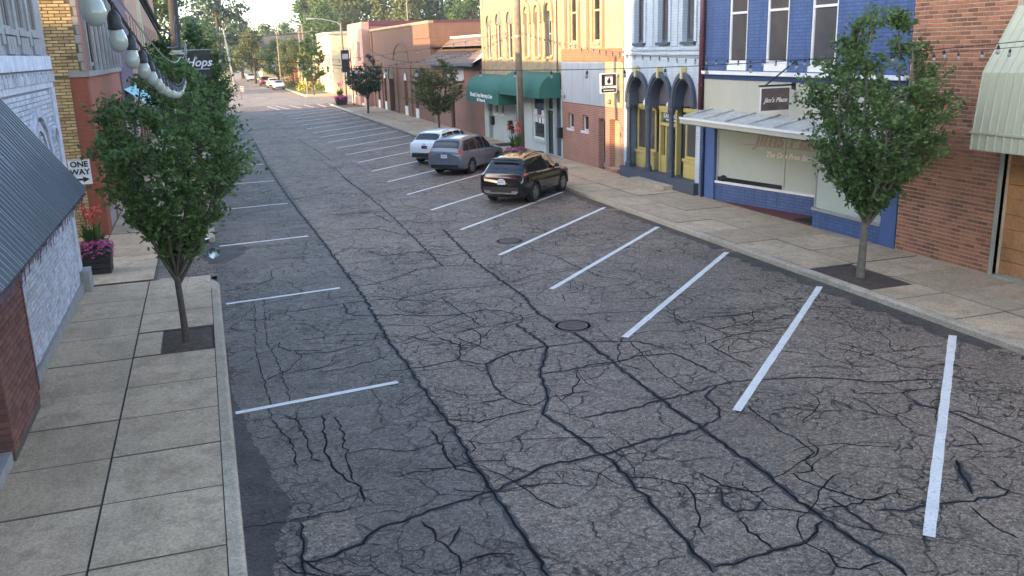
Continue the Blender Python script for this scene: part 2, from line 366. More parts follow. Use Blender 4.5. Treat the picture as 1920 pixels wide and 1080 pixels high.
TX = {
 'one': text_mesh('ONE', 0.235, mt['sign_black'], 0, 0.006), 'way': text_mesh('WAY', 0.235, mt['sign_black'], 0, 0.006),
 'hops': text_mesh('Hops', 0.40, mt['sign_white'], 0.35, 0.006), 'hops2': text_mesh('BREWING COMPANY', 0.065, mt['sign_white']),
 'attorney': text_mesh('Rhonda S. Ives, Attorney at Law', 0.33, mt['sign_white'], 0.0, 0.008, 0.004),
 'address': text_mesh('30 S. Monroe St.', 0.24, mt['sign_white'], 0.0, 0.006, 0.004),
 'caywood': text_mesh('CAYWOOD', 0.125, mt['sign_white'], 0, 0.008), 'caywood2': text_mesh('PROPANE GAS, INC.', 0.055, mt['sign_white'], 0, 0.003),
 'caywood3': text_mesh('CAYWOOD', 0.21, mt['sign_white'], 0, 0.006), 'caywood4': text_mesh('PROPANE GAS', 0.12, mt['sign_white'], 0, 0.003),
 'jims': text_mesh("Jim's Place", 0.185, mt['letter_cream'], 0.35, 0.004),
 'jims_win': text_mesh('Jims Place', 0.74, mt['letter_brown'], 0.35, 0.012, 0.004), 'free': text_mesh('The One Free Bar.', 0.24, mt['letter_cream'], 0.35, 0.006, 0.004),
 'total': text_mesh('TOTAL SCOOP', 0.2, mt['sign_white'], 0, 0.004), 'stop': text_mesh('STOP', 0.26, mt['sign_white'], 0, 0.006),
 'plate': text_mesh('DVK 3812', 0.062, mt['letter_blue'], 0, 0.001, 0.002),
}

# ---------------------------------------------------------------- the ground
def struct(name, mb, mats, parent=None):
    o = mb.build(name, mats, parent)
    if parent is None: o['kind'] = 'structure'
    return o
XL, XR = -0.1, 13.0                                      # kerb faces
FL, FRX = -3.2, 16.4                                     # building lines
SW = 0.13
struct('ground', MB().quad((-900,-200,-0.08), (900,-200,-0.08), (900,3500,-0.08), (-900,3500,-0.08)), mt['earth'])
mb = MB()
ys = [-40, 0, 30, 60, 104]
for a, b in zip(ys, ys[1:]):
    mb.quad((XL-0.05,a,0), (2.94,a,0), (2.94,b,0), (XL-0.05,b,0), 1); mb.quad((2.94,a,0), (XR+0.05,a,0), (XR+0.05,b,0), (2.94,b,0), 0)
mb.quad((-1.6,23.35,0.0), (XL-0.05,23.35,0.0), (XL-0.05,28.3,0.0), (-1.6,28.3,0.0))
road = struct('road', mb, [mt['asphalt'], mt['asphalt_lane']])
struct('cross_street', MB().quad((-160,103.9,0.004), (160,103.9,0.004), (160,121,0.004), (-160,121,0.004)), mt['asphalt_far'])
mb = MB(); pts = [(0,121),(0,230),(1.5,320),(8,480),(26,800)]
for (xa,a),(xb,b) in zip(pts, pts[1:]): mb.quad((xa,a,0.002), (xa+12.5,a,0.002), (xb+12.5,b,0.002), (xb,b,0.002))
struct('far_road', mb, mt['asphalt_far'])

def jitter_line(pts, step, amp, r):
    out = [Vector(pts[0])]
    for a, b in zip(pts, pts[1:]):
        a = Vector(a); b = Vector(b); d = b-a; n = max(1, int(d.length/step)); nrm = Vector((-d.y, d.x, 0)).normalized()
        for i in range(1, n+1):
            q = a + d*(i/n)
            if i < n: q = q + nrm*r.gauss(0, amp)
            out.append(q)
    return out
def strip(mb, pts, wid, z, r, taper=True):
    n = len(pts); vs = []; fs = []
    for i, p in enumerate(pts):
        d = pts[min(i+1,n-1)]-pts[max(i-1,0)]; nn = Vector((-d.y, d.x, 0)).normalized()
        k = wid*0.5*r.uniform(0.65, 1.35)
        if wid > 0.05: k *= r.uniform(0.8, 1.25)
        if taper and (i == 0 or i == n-1): k *= 0.3
        vs += [(p.x+nn.x*k, p.y+nn.y*k, z), (p.x-nn.x*k, p.y-nn.y*k, z)]
    for i in range(n-1): fs.append((2*i, 2*i+1, 2*i+3, 2*i+2))
    return mb.add(vs, fs)

# sealed joints and cracks, surveyed: width in metres, then the line
CR = [
 (.09, [(478,268),(500,310),(540,370),(563,400),(603,450),(637,497),(667,537),(687,563),(703,597),(733,647),(767,690),(800,740),(837,785),(870,838),(893,880),(923,920),(950,960),(987,1013),(1010,1047),(1030,1085)]),
 (.085, [(830,430),(890,490),(950,533),(980,553),(1010,590),(1060,615),(1100,640),(1153,683),(1240,750),(1320,807),(1407,867),(1460,910),(1543,973),(1613,1020),(1700,1080)]),
 (.08, [(967,607),(1027,650),(1013,703),(1027,747),(1017,777),(1057,800),(1107,837),(1130,853),(1153,870),(1183,903),(1240,965),(1280,1007),(1313,1047),(1337,1075)]),
 (.07, [(557,1057),(627,1043),(680,1020),(690,1005),(717,988),(773,970),(840,947),(920,922),(973,900),(1023,873),(1080,863),(1130,853),(1200,830),(1307,807)]),
 (.05, [(1307,807),(1350,783),(1347,765),(1323,743),(1343,723),(1400,713),(1467,710),(1540,708),(1640,716),(1760,712)]),
 (.06, [(1087,783),(1173,770),(1240,750),(1287,740),(1343,723)]),
 (.05, [(900,757),(950,747),(925,723),(913,693),(910,683),(957,660),(1027,650),(1113,640),(1187,640),(1240,650),(1250,658)]),
 (.035, [(947,747),(975,757),(1000,760),(1030,745),(1110,733)]),
 (.05, [(1010,703),(1073,693),(1113,683),(1153,680),(1200,667),(1260,663),(1300,680),(1343,700)]),
 (.045, [(1413,690),(1367,667),(1327,645),(1373,628),(1433,620),(1480,612)]),
 (.03, [(1033,590),(1133,587),(1247,582),(1277,597),(1367,592),(1433,584)]),
 (.03, [(1277,597),(1320,610),(1373,628),(1420,648),(1440,652)]),
 (.035, [(420,547),(483,535),(510,523),(510,507),(530,500),(653,495),(703,488),(760,482)]),
 (.04, [(483,593),(587,578),(687,563),(753,560),(820,543),(913,537),(953,532),(1000,515),(1060,508),(1120,500)]),
 (.04, [(667,537),(703,533),(753,517),(773,508),(830,498),(903,497),(940,495),(987,500)]),
 (.05, [(643,570),(650,587),(667,592),(743,590),(813,593),(860,590),(903,582),(943,582)]),
 (.03, [(720,610),(787,610),(803,613),(807,620),(820,627),(913,613),(973,600),(1013,590)]),
 (.03, [(803,612),(863,590)]), (.03, [(747,648),(817,630)]),
 (.045, [(820,633),(863,647),(863,663),(857,675),(803,687),(730,697)]),
 (.045, [(857,675),(907,683),(953,663),(1000,652)]), (.03, [(863,650),(910,630),(920,617)]),
 (.035, [(827,557),(857,580),(903,610)]), (.03, [(627,780),(647,827),(650,863),(660,887),(664,903)]),
 (.04, [(603,777),(610,820),(613,853),(627,880),(653,903),(677,913),(683,943)]),
 (.03, [(553,777),(577,830),(583,860),(610,867)]), (.03, [(510,787),(540,820),(555,853),(550,877)]),
 (.025, [(457,990),(550,975),(590,968),(657,953),(680,948)]), (.06, [(563,980),(567,1053),(570,1085)]),
 (.04, [(790,977),(817,1003),(840,1027),(863,1053),(863,1078)]), (.05, [(863,987),(850,1013),(840,1027)]),
 (.035, [(877,1050),(923,1038),(967,1040)]), (.04, [(810,807),(830,843),(853,880),(893,887)]),
 (.035, [(837,782),(880,778)]), (.035, [(807,793),(840,787),(897,792),(957,777),(1000,768)]),
 (.025, [(1593,727),(1603,737),(1680,737),(1723,730)]), (.025, [(1597,743),(1627,757),(1650,780),(1677,785)]),
 (.035, [(1403,760),(1423,780),(1453,800),(1493,823),(1527,850),(1510,863),(1500,866)]),
 (.035, [(1510,863),(1523,883),(1487,887),(1500,900),(1560,920),(1613,938)]),
 (.035, [(1780,837),(1860,833)]), (.10, [(1793,863),(1807,897),(1823,927)]),
 (.05, [(1643,958),(1713,955),(1780,943),(1867,933),(1890,920),(1847,897)]),
 (.04, [(1540,955),(1587,950),(1663,930)]), (.05, [(1553,933),(1587,953),(1637,993),(1665,1003)]),
 (.03, [(1820,950),(1863,987),(1912,1012)]), (.05, [(1700,752),(1783,773),(1847,800),(1925,833)]),
 (.035, [(1313,887),(1353,910),(1413,923),(1453,913)]), (.05, [(1350,917),(1357,947),(1380,960),(1413,958),(1433,937)]),
 (.035, [(1383,967),(1403,997),(1450,1030)]), (.06, [(1543,977),(1533,997),(1513,1017),(1467,1030),(1390,1053),(1340,1063)]),
 (.03, [(1547,1030),(1570,1063),(1613,1068),(1653,1053)]), (.03, [(560,640),(640,628),(720,625)]),
 (.03, [(540,665),(620,660),(700,640)]), (.02, [(495,560),(500,640),(520,680),(535,720),(548,760)]),
 (.02, [(478,570),(480,650),(490,700),(505,750),(510,787)]), (.02, [(425,622),(480,618),(500,630)]),
 (.025, [(640,600),(690,598)]), (.03, [(590,700),(650,690),(728,668)]),
 (.05, [(620,432),(700,428),(760,440),(830,436),(900,420)]), (.04, [(560,395),(640,388),(700,395),(760,385),(820,398)]),
 (.05, [(545,375),(620,362),(690,366),(770,352)]), (.04, [(520,335),(590,328),(660,336),(720,326)]),
 (.06, [(640,330),(680,360),(720,392),(760,430),(800,470),(830,500)]), (.05, [(690,470),(720,480),(780,472),(840,480),(900,470)]),
 (.05, [(700,400),(730,415),(760,412),(800,420),(860,412)]), (.04, [(600,300),(630,318),(660,345),(700,372)]),
 (.04, [(500,300),(560,296),(620,300),(680,292)]), (.04, [(1040,480),(1080,500),(1130,520),(1180,525)]),
 (.03, [(960,450),(1000,470),(1040,480),(1100,470)]), (.03, [(930,430),(960,425),(1000,428),(1040,440)]),
 (.04, [(490,278),(540,275),(590,278),(640,270)]), (.05, [(560,262),(590,280),(620,300)]),
 (.03, [(1430,540),(1480,560),(1540,575),(1620,580)]), (.03, [(1560,650),(1640,668),(1700,690),(1720,690)]),
 (.03, [(1180,640),(1240,700),(1300,740)]),
]
rc = random.Random(3)
for ci, (wd, pl) in enumerate(CR):
    g = [on_ground(*q) for q in pl]
    jl = jitter_line(g, 0.10, 0.018, rc)
    if wd >= 0.05:
        bd = strip(MB(), [p+Vector((rc.gauss(0,.012),rc.gauss(0,.012),0)) for p in jl], wd*1.1, 0.0028+ci*2e-6, rc).build('seal_band', mt['seal_band'], road)
    strip(MB(), jl, wd*(0.42 if wd >= 0.05 else 0.70), 0.0040+ci*2.0e-5, rc).build('crack_line', mt['seal'], road)
# thin unsealed cracks that wander off the big ones
mb = MB()
for k in range(230):
    x = rc.uniform(0.4, 11.5); y = rc.choice([rc.uniform(7, 26), rc.uniform(15, 60)]); a = rc.uniform(0, 6.28)
    p = Vector((x, y, 0)); pl = [p]
    for i in range(rc.randint(4, 14)):
        a += rc.gauss(0, 0.38); p = p + Vector((math.cos(a), math.sin(a), 0))*rc.uniform(0.08, 0.25)
        if not (0.2 < p.x < 12.5): break
        pl.append(p)
    if len(pl) > 2: strip(mb, pl, rc.uniform(0.010, 0.024), 0.0031+k*2e-6, rc)
tag(mb.build('hairline_crack', mt['seal'], road), kind='stuff')

def blob(pts, r, amp, z, step=0.12):
    g = [on_ground(*q) for q in pts]; g.append(g[0])
    return [Vector((p.x, p.y, z)) for p in jitter_line(g, step, amp, r)[:-1]]
edge = [on_ground(*q) for q in ((424,640),(430,690),(437,750),(458,778),(470,820),(500,862),(515,900),(540,930),(546,962),(528,992),(517,1030),(512,1090))]
edge = [p for p in jitter_line(edge, 0.10, 0.022, rc)]
MB().poly([(XL+0.004, edge[0].y, 0.0025)]+[(max(p.x, XL+0.02), p.y, 0.0025) for p in edge]+[(XL+0.004, edge[-1].y, 0.0025)]).build('wet_patch', mt['wet'], road)
MB().poly(blob([(372,470),(400,455),(440,456),(468,466),(448,482),(420,494),(395,496),(380,486)], rc, 0.03, 0.0025)).build('wet_patch', mt['wet'], road)
MB().poly(blob([(388,470),(400,464),(413,468),(410,480),(398,486),(390,480)], rc, 0.015, 0.0045, 0.08)).build('puddle', mt['water'], road)
MB().poly(blob([(563,980),(655,957),(680,1020),(570,1052)], rc, 0.01, 0.0020)).build('asphalt_repair', mt['asphalt_patch'], road)
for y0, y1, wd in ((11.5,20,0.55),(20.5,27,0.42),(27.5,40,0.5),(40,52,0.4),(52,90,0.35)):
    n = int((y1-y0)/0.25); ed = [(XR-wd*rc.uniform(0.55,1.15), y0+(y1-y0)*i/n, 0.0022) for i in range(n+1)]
    MB().poly([(XR-0.01,y0,0.0022)]+ed+[(XR-0.01,y1,0.0022)]).build('gutter_stain_shade', mt['dirt_shade'], road)  # dirty gutter band; its dark tone also carries the shade by the kerb

# painted stall lines
def line_mark(a, b, wd, name='stall_line', parent=road):
    a = Vector((*a,0)); b = Vector((*b,0)); n = max(2, int((b-a).length/0.35)); d = (b-a).normalized(); nn = Vector((-d.y, d.x, 0))*wd/2
    m = MB(); vs = []
    for i in range(n+1):
        q = a+(b-a)*(i/n); k1 = 1+rc.gauss(0,0.05); k2 = 1+rc.gauss(0,0.05)
        vs += [(q.x+nn.x*k1, q.y+nn.y*k1, 0.0065), (q.x-nn.x*k2, q.y-nn.y*k2, 0.0065)]
    m.add(vs, [(2*i, 2*i+1, 2*i+3, 2*i+2) for i in range(n)])
    return m.build(name, mt['paint'], parent)
for i in range(-1, 22):
    y = 6.96+3.866*i
    line_mark((7.13, y), (12.72, y+5.38), 0.135)
for i in range(0, 12):
    y = 14.06+6.72*i
    line_mark((0.0 if i else -0.05, y-0.33), (2.60, y), 0.12)
line_mark((7.3,95.0),(6.6,102.5),0.14,'hatch_line'); line_mark((7.3,95.0),(12.7,97.0),0.14,'hatch_line'); line_mark((6.6,102.5),(12.7,103.2),0.14,'hatch_line')
for k in range(4): line_mark((8.3+1.3*k, 95.5+.45*k),(7.5+1.5*k,102.4),0.14,'hatch_line')
# manhole covers
for (x, y) in ((6.51,15.77),(7.96,24.03)):
    c = thing('manhole_cover', (x,y,0.0), 'round iron manhole cover in the road near the camera' if y < 20 else 'reddish round iron manhole cover beside the stall lines, farther up the road', 'manhole cover')
    MB().lathe([(0.30,0.003),(0.305,0.010),(0.25,0.010),(0.245,0.007),(0.18,0.007),(0.175,0.011),(0.10,0.011),(0.095,0.007),(0.0,0.007)], n=28).build('lid', mt['iron'], c, world=False)
    MB().lathe([(0.42,0.003),(0.42,0.008),(0.36,0.009),(0.355,0.003)], n=28).build('rim', mt['iron'], c, world=False)

# ---------------------------------------------------------------- pavements with slabs and kerb stones
def slabs(parent, xs, ylist, z, gap=0.015, skip=None, mat='concrete'):
    for x0, x1 in zip(xs, xs[1:]):
        for y0, y1 in zip(ylist, ylist[1:]):
            pieces = [(x0,x1,y0,y1)]
            if skip:
                a,b,c,d = skip
                if x0 < b and x1 > a and y0 < d and y1 > c:
                    pieces = [(x0,x1,y0,max(y0,c)),(x0,x1,min(y1,d),y1),(x0,max(x0,a),max(y0,c),min(y1,d)),(min(x1,b),x1,max(y0,c),min(y1,d))]
            for (p,q,r_,s_) in pieces:
                if q-p < 0.06 or s_-r_ < 0.06: continue
                dz = rc.gauss(0, 0.003); g = gap/2
                v = [(p+g,r_+g),(q-g,r_+g),(q-g,s_-g),(p+g,s_-g)]; e = 0.008
                m = MB()
                lo = [(x,y,z-0.05) for x,y in v]; mi = [(x,y,z-e+dz) for x,y in v]
                tp = [(p+g+e,r_+g+e,z+dz+rc.gauss(0,.002)),(q-g-e,r_+g+e,z+dz),(q-g-e,s_-g-e,z+dz),(p+g+e,s_-g-e,z+dz+rc.gauss(0,.002))]
                m.add(lo+mi+tp, [(0,1,5,4),(1,2,6,5),(2,3,7,6),(3,0,4,7)], 1); m.f += [(4,5,9,8),(5,6,10,9),(6,7,11,10),(7,4,8,11),(8,9,10,11)]; m.m += [1,1,1,1,0]
                m.build('slab', [mt[mat], mt['joint']], parent)
def kerb(parent, side, ylist, lo=False):
    for y0, y1 in zip(ylist, ylist[1:]):
        s = 1 if side == 'L' else -1
        x = XL if side == 'L' else XR
        z = SW
        prof = [(x,-0.05),(x-s*0.012,z-0.03),(x-s*0.035,z-0.003),(x-s*0.06,z+0.002),(x-s*0.185,z+0.004),(x-s*0.185,-0.05)]
        g = 0.006; m = MB().extrude([(a,y0+g,b) for a,b in prof], (0,y1-y0-2*g,0)).fix()
        m.build('kerb_stone', mt['kerb'], parent)
PIT_L = (-1.24,-0.285,16.9,18.45); PIT_R = (13.19,14.35,15.15,17.2)
pl = struct('pavement_left', MB().box(FL-0.2,XL-0.17,-6,23.1,-0.07,SW-0.045), mt['joint'])
slabs(pl, [FL, -1.72, -0.285], [-2.2,-0.7,0.7,2.1,3.5,4.9,6.4,7.9,9.49,11.02,12.42,13.83,15.23,16.85,18.4,19.85,21.3,23.0], SW, skip=PIT_L, mat='concrete_left')
kerb(pl, 'L', [-2,1,4,7,9.6,12.4,15.4,18.4,21.6])
# rounded kerb end and ramp at the alley
m = MB(); n = 9; ring = []
for i in range(n+1):
    t = math.pi/2*i/n; ring.append((XL-1.4+1.4*math.cos(t), 21.9+1.35*math.sin(t)))
inner = [(XL-1.4+1.2*math.cos(math.pi/2*i/n), 21.9+1.15*math.sin(math.pi/2*i/n)) for i in range(n+1)]
ring = [(XL,21.6)]+ring; inner = [(XL-0.19,21.6)]+inner
for (a,b),(c,d) in zip(zip(ring,inner), zip(ring[1:],inner[1:])):
    m.add([(*a,-0.05),(*a,SW-0.02),(*b,SW+0.003),(*b,-0.05),(*c,-0.05),(*c,SW-0.02),(*d,SW+0.003),(*d,-0.05)], [(0,1,5,4),(1,2,6,5),(2,3,7,6),(0,3,2,1),(4,5,6,7)])
m.build('kerb_corner', mt['kerb'], pl)
MB().poly([(x,y,SW-0.002) for x,y in inner]+[(-1.5,21.6,SW-0.002)][::-1]).build('ramp_slab', mt['concrete_left'], pl)
# alley mouth and pavement beyond it
pa = struct('alley_floor', MB().box(-40,-1.6,23.1,30.0,-0.07,0.085), mt['joint'])
slabs(pa, [FL-1.2,FL,-1.72+.1], [23.12,24.6,26.4,28.2,29.98], 0.128, mat='concrete_left')
MB().box(-40,FL-1.2,23.1,30.0,-0.05,0.11).build('alley_paving', mt['asphalt_patch'], pa)
mt['paver'] = M('paver', (0.23,0.10,0.08,1), 0.85, 0.3)
for i in range(10):
    for j in range(4):
        MB().box(-3.9+i*0.105,-3.9+i*0.105+0.095,23.25+j*0.21,23.25+j*0.21+0.2,0.1,0.135).build('paver_brick', mt['paver'], pa)
pl2 = struct('pavement_left_far', MB().box(FL-0.2,XL-0.17,28.3,103.0,-0.07,SW-0.045), mt['joint'])
MB().poly([(-1.62,28.3,SW),(-1.62,27.3,SW),(-1.0,27.15,SW),(-0.5,27.4,SW),(-0.25,27.9,SW),(-0.25,28.3,SW)]).build('ramp_slab', mt['white'], pl2)
slabs(pl2, [FL,-1.72,-0.285], [28.3,30,31.6]+[33.2+1.6*i for i in range(28)], SW, mat='concrete_left')
kerb(pl2, 'L', [28.0]+[31.0+3*i for i in range(24)])
pr = struct('pavement_right', MB().box(XR+0.17,FRX+1.5,-6,103.0,-0.07,SW-0.045), mt['joint'])
slabs(pr, [XR+0.19, 14.45, FRX], [6.0,7.7,9.4,11.2,12.8,14.35,15.9,17.25,18.8,20.4,22.1,23.7,25.4,27.1,28.8,30.5,32.2,33.9,35.6,37.3,39,40.7,42.4,44.1,45.8,47.5,49.2,51,53]+[55+2*i for i in range(19)], SW, skip=PIT_R)
kerb(pr, 'R', [5.9,8.9,11.0,13.4,15.75,18.4,21.4,24.4,27.4]+[30.4+3*i for i in range(24)])
for (x0,x1,y0,y1) in (PIT_L, PIT_R):
    m = MB(); n = 8; vs = []; fs = []
    for i in range(n+1):
        for j in range(n+1):
            e = min(i,n-i,j,n-j); vs.append((x0+(x1-x0)*i/n, y0+(y1-y0)*j/n, 0.085+0.02*min(e,2)+rc.uniform(0,0.018)))
    for i in range(n):
        for j in range(n): a = i*(n+1)+j; fs.append((a,a+n+1,a+n+2,a+1))
    m.add(vs, fs).build('tree_pit_soil', mt['soil'], pl if x0 < 0 else pr)
# doormat on the right pavement
tag(MB().box(15.4,16.3,47.6,49.0,SW+0.004,SW+0.02).build('doormat', mt['rubber'], loc=(15.85,48.3,SW)), 'black rubber doormat on the pavement under the green awning', 'doormat')
# far block kerbs, lawns and pavements
fb = struct('far_pavement_right', MB().box(12.9,20,121.2,330,-0.07,0.12), mt['concrete'])
MB().box(13.2,16.6,127,330,0.12,0.15).build('grass_strip', mt['grass'], fb)
fb2 = struct('far_pavement_left', MB().box(-8,-0.1,121.2,330,-0.07,0.12), mt['concrete'])
MB().box(-7.5,-0.6,126,330,0.12,0.15).build('grass_strip', mt['grass'], fb2)
tag(MB().box(20.2,120,121.2,500,-0.07,0.06).build('lawn', mt['grass']), kind='structure')
tag(MB().box(-120,-8.2,121.2,500,-0.07,0.06).build('lawn', mt['grass']), kind='structure')
# ---------------------------------------------------------------- buildings
def shell(b, x0, x1, y0, y1, z1, mat, front, roofmat=None, parapet=0.0):
    m = MB(); e = 0.012; y0 += e; y1 -= e; xa, xb = (x0, x1) if front == '-x' else (x1, x0)   # xa front, xb back
    m.quad((xa,y0,-0.05),(xb,y0,-0.05),(xb,y0,z1),(xa,y0,z1)); m.quad((xb,y1,-0.05),(xa,y1,-0.05),(xa,y1,z1),(xb,y1,z1))
    m.quad((xb,y0,-0.05),(xb,y1,-0.05),(xb,y1,z1),(xb,y0,z1)); m.build('side_wall', mat, b)
    MB().quad((xa,y0,z1-parapet),(xb,y0,z1-parapet),(xb,y1,z1-parapet),(xa,y1,z1-parapet)).build('roof', roofmat or mt['roof_flat'], b)
def window(b, fr, u0, u1, v0, v1, fm, gm=None, depth=0.14, bar=0.06, sash=0.5, sill=None, silld=0.08, mull=0, name='window'):
    gm = gm or mt['glass_dark']; w0, w1 = -depth, -depth+0.06
    m = MB()
    fr.box(m, u0+.002, u0+bar, v0+.002, v1-.002, w0, w1); fr.box(m, u1-bar, u1-.002, v0+.002, v1-.002, w0, w1)
    fr.box(m, u0+bar, u1-bar, v0+.002, v0+bar, w0, w1); fr.box(m, u0+bar, u1-bar, v1-bar, v1-.002, w0, w1)
    vs = [v0+bar, v1-bar]
    if sash:
        c = v0+(v1-v0)*sash; fr.box(m, u0+bar, u1-bar, c-bar*0.4, c+bar*0.4, w0, w1+.01); vs = [v0+bar, c-bar*0.4, c+bar*0.4, v1-bar]
    us = [u0+bar]
    for k in range(mull):
        c = u0+(u1-u0)*(k+1)/(mull+1); fr.box(m, c-bar*0.35, c+bar*0.35, v0+bar, v1-bar, w0+.002, w1+.004); us += [c-bar*0.35, c+bar*0.35]
    us.append(u1-bar)
    o = m.build(name, fm, b)
    for i in range(0, len(vs), 2):
        for j in range(0, len(us), 2):
            wo = w0+.02+(0.012 if i else 0.0)
            q = MB(); fr.box(q, us[j], us[j+1], vs[i], vs[i+1], wo-.012, wo); q.build('pane', gm, o)
    if sill:
        q = MB(); fr.box(q, u0-.07, u1+.07, v0-.11, v0-.003, -.06, silld); q.build('sill', sill, o)
    return o
def door(b, fr, u0, u1, v0, v1, fm, gm, depth=0.2, name='door', panel=None):
    m = MB(); w0, w1 = -depth, -depth+0.05
    fr.box(m, u0, u0+.09, v0, v1, w0, w1); fr.box(m, u1-.09, u1, v0, v1, w0, w1); fr.box(m, u0+.09, u1-.09, v1-.1, v1, w0, w1); fr.box(m, u0+.09, u1-.09, v0, v0+.22, w0, w1)
    o = m.build(name, fm, b)
    q = MB(); fr.box(q, u0+.09, u1-.09, v0+.22, v1-.1, w0+.01, w0+.03); q.build('pane', gm, o)
    q = MB(); fr.box(q, u0+.11, u0+.14, v0+.9, v0+1.25, w1, w1+.05); q.build('handle', mt['galv'], o)
    return o
def part(b, fr, name, mat, *boxes, parent=None):
    if name not in ('window_frame', 'door_frame') and len(boxes) > 1:
        return [part(b, fr, name, mat, bx, parent=parent) for bx in boxes][0]
    m = MB()
    for bx in boxes: fr.box(m, *bx)
    return m.build(name, mat, parent or b)
def bricks(b, fr, u0, u1, v0, v1, bl, bh, j, mat, holes=(), nmax=300, depth=0.014, name='brick', key=None, rough=0.0):
    cells = []; k = 0; v = v0
    while v+bh-j <= v1+1e-6:
        u = u0 - (bl/2 if k % 2 else 0)
        while u < u1-0.02:
            a, c = max(u, u0), min(u+bl-j, u1)
            if c-a > 0.05 and not any(h[0]-.01 < (a+c)/2 < h[1]+.01 and h[2]-.01 < v+bh/2 < h[3]+.01 for h in holes): cells.append((a, c, v))
            u += bl
        v += bh; k += 1
    camp = Vector((0,0,CAM_H))
    cells.sort(key=key or (lambda q: (fr.p((q[0]+q[1])/2, q[2])-camp).length))
    org = parent_origin(b); shared = {}
    def geo(m, a, c, v, t):
        e = 0.006; hh = bh-j
        p = [fr.p(a,v,-.005), fr.p(c,v,-.005), fr.p(c,v+hh,-.005), fr.p(a,v+hh,-.005), fr.p(a+e,v+e,t), fr.p(c-e,v+e,t), fr.p(c-e,v+hh-e,t), fr.p(a+e,v+hh-e,t)]
        fs = [(4,5,6,7),(0,1,5,4),(1,2,6,5),(2,3,7,6),(3,0,4,7)]
        if (p[5]-p[4]).cross(p[7]-p[4]).dot(fr.n) < 0: fs = [f[::-1] for f in fs]
        m.add(p, fs)
    for (a, c, v) in cells[:nmax]:
        ln = round(c-a, 3)
        if ln not in shared:
            m = MB(); geo(m, 0, ln, 0, depth); base = fr.p(0,0,0); shared[ln] = m.mesh('brick', mat, off=base)
        o = bpy.data.objects.new(name, shared[ln]); COL.objects.link(o); o.parent = b
        o.location = fr.p(a, v, rnd.gauss(0, 0.002+rough)) - org
    if len(cells) > nmax:
        m = MB()
        for (a, c, v) in cells[nmax:]: geo(m, a, c, v, depth+rnd.gauss(0, 0.002+rough))
        tag(m.build('brickwork', mat, b), kind='stuff')
def arch_pts(fr, uc, vs_, r, n, w, t0=0.0, t1=math.pi, rv=None):
    rv = rv or r
    return [fr.p(uc-r*math.cos(t0+(t1-t0)*i/n), vs_+rv*math.sin(t0+(t1-t0)*i/n), w) for i in range(n+1)]
def arch_band(m, fr, uc, vs_, r0, r1, w0, w1, n=16, rv0=None, rv1=None):
    a = arch_pts(fr, uc, vs_, r0, n, w0, rv=rv0); b_ = arch_pts(fr, uc, vs_, r1, n, w0, rv=rv1); c = arch_pts(fr, uc, vs_, r1, n, w1, rv=rv1); d = arch_pts(fr, uc, vs_, r0, n, w1, rv=rv0)
    for i in range(n):
        m.quad(d[i], d[i+1], c[i+1], c[i]); m.quad(b_[i], c[i], c[i+1], b_[i+1]); m.quad(a[i], a[i+1], d[i+1], d[i])
    m.quad(a[0], d[0], c[0], b_[0]); m.quad(a[n], b_[n], c[n], d[n])
    return m

mt['roof_flat'] = M('roof_felt', (0.06,0.06,0.06,1), 0.9)
mt['brick_r1'] = M('brick_red_brown', (0.32,0.13,0.068,1), 0.85, 0.62, 2.0, 30, rand=0.6, bmp=0.4)
mt['mortar_r1'] = M('mortar_buff', (0.50,0.38,0.28,1), 0.95, 0.2)
mt['green_metal'] = M('pale_green_metal', (0.50,0.50,0.36,1), 0.5, 0.08, 1, 20, 0.0, 0.05, streak=0.15)
mt['osb'] = M('weathered_board', (0.46,0.235,0.10,1), 0.85, 0.45, 2.5, 14, rand=0.3)
mt['trim_green'] = M('grey_green_trim', (0.33,0.34,0.27,1), 0.6)
# ---- brick building at the right edge
XF = Fr((FRX,0,0), (0,1,0), (-1,0,0))
b = thing('brick_building', (FRX,18.0,0), 'red brown brick building with green metal awning at the right edge', 'building')
m = MB(); XF.wall(m, 2, 18.05, -0.05, 9.0, [(9.0,15.0,-0.05,3.0)], 0.25); m.build('front_wall', mt['mortar_r1'], b)
shell(b, FRX, 32, 2, 18.05, 9.0, mt['mortar_r1'], '-x')
bricks(b, XF, 15.12, 18.04, 0.16, 6.9, 0.292, 0.097, 0.019, mt['brick_r1'])
part(b, XF, 'corner_post', mt['trim_green'], (15.0,15.1,SW,3.02,-.1,.03))
v = SW+.005; k = 0
while v < 3.0:
    h = [0.36,0.30,0.42,0.33][k % 4]; part(b, XF, 'board', mt['osb'], (12.4,14.99,v,min(v+h-.012,3.0),-.22,-.19+rnd.uniform(0,.012))); v += h; k += 1
part(b, XF, 'sill_course', mt['trim_green'], (9.2,15.0,SW-.01,SW+.05,-.18,.03))
aw = thing('metal_awning', (FRX,15.1,3.0), 'pale green ribbed metal awning on the brick building at right', 'awning')
prof = [(FRX-.004,5.95),(15.62,4.62),(15.50,3.40),(15.48,3.02),(15.53,3.02),(15.56,3.42),(15.68,4.58),(FRX-.004,5.80)]
y = 15.1; k = 0
while y > 9.5:
    MB().extrude([(a,y,c) for a,c in prof], (0,-0.405,0)).fix().build('panel', mt['green_metal'], aw)
    for dy in (0.0,0.2):
        rb = MB()
        for (a,c),(d,e) in zip(prof[:3], prof[1:4]): rb.tube([(a-.008,y-dy-.03,c+.006),(d-.008,y-dy-.03,e+.004)], 0.016, 5)
        rb.build('rib', mt['green_metal'], aw)
    y -= 0.41
MB().box(15.46,15.60,9.5,15.13,3.36,3.41).build('drip_edge', mt['green_metal'], aw)
MB().poly([(a,15.085,c) for a,c in prof[:4]]+[(FRX-.004,15.085,3.02)]).build('end_cheek', mt['green_metal'], aw)

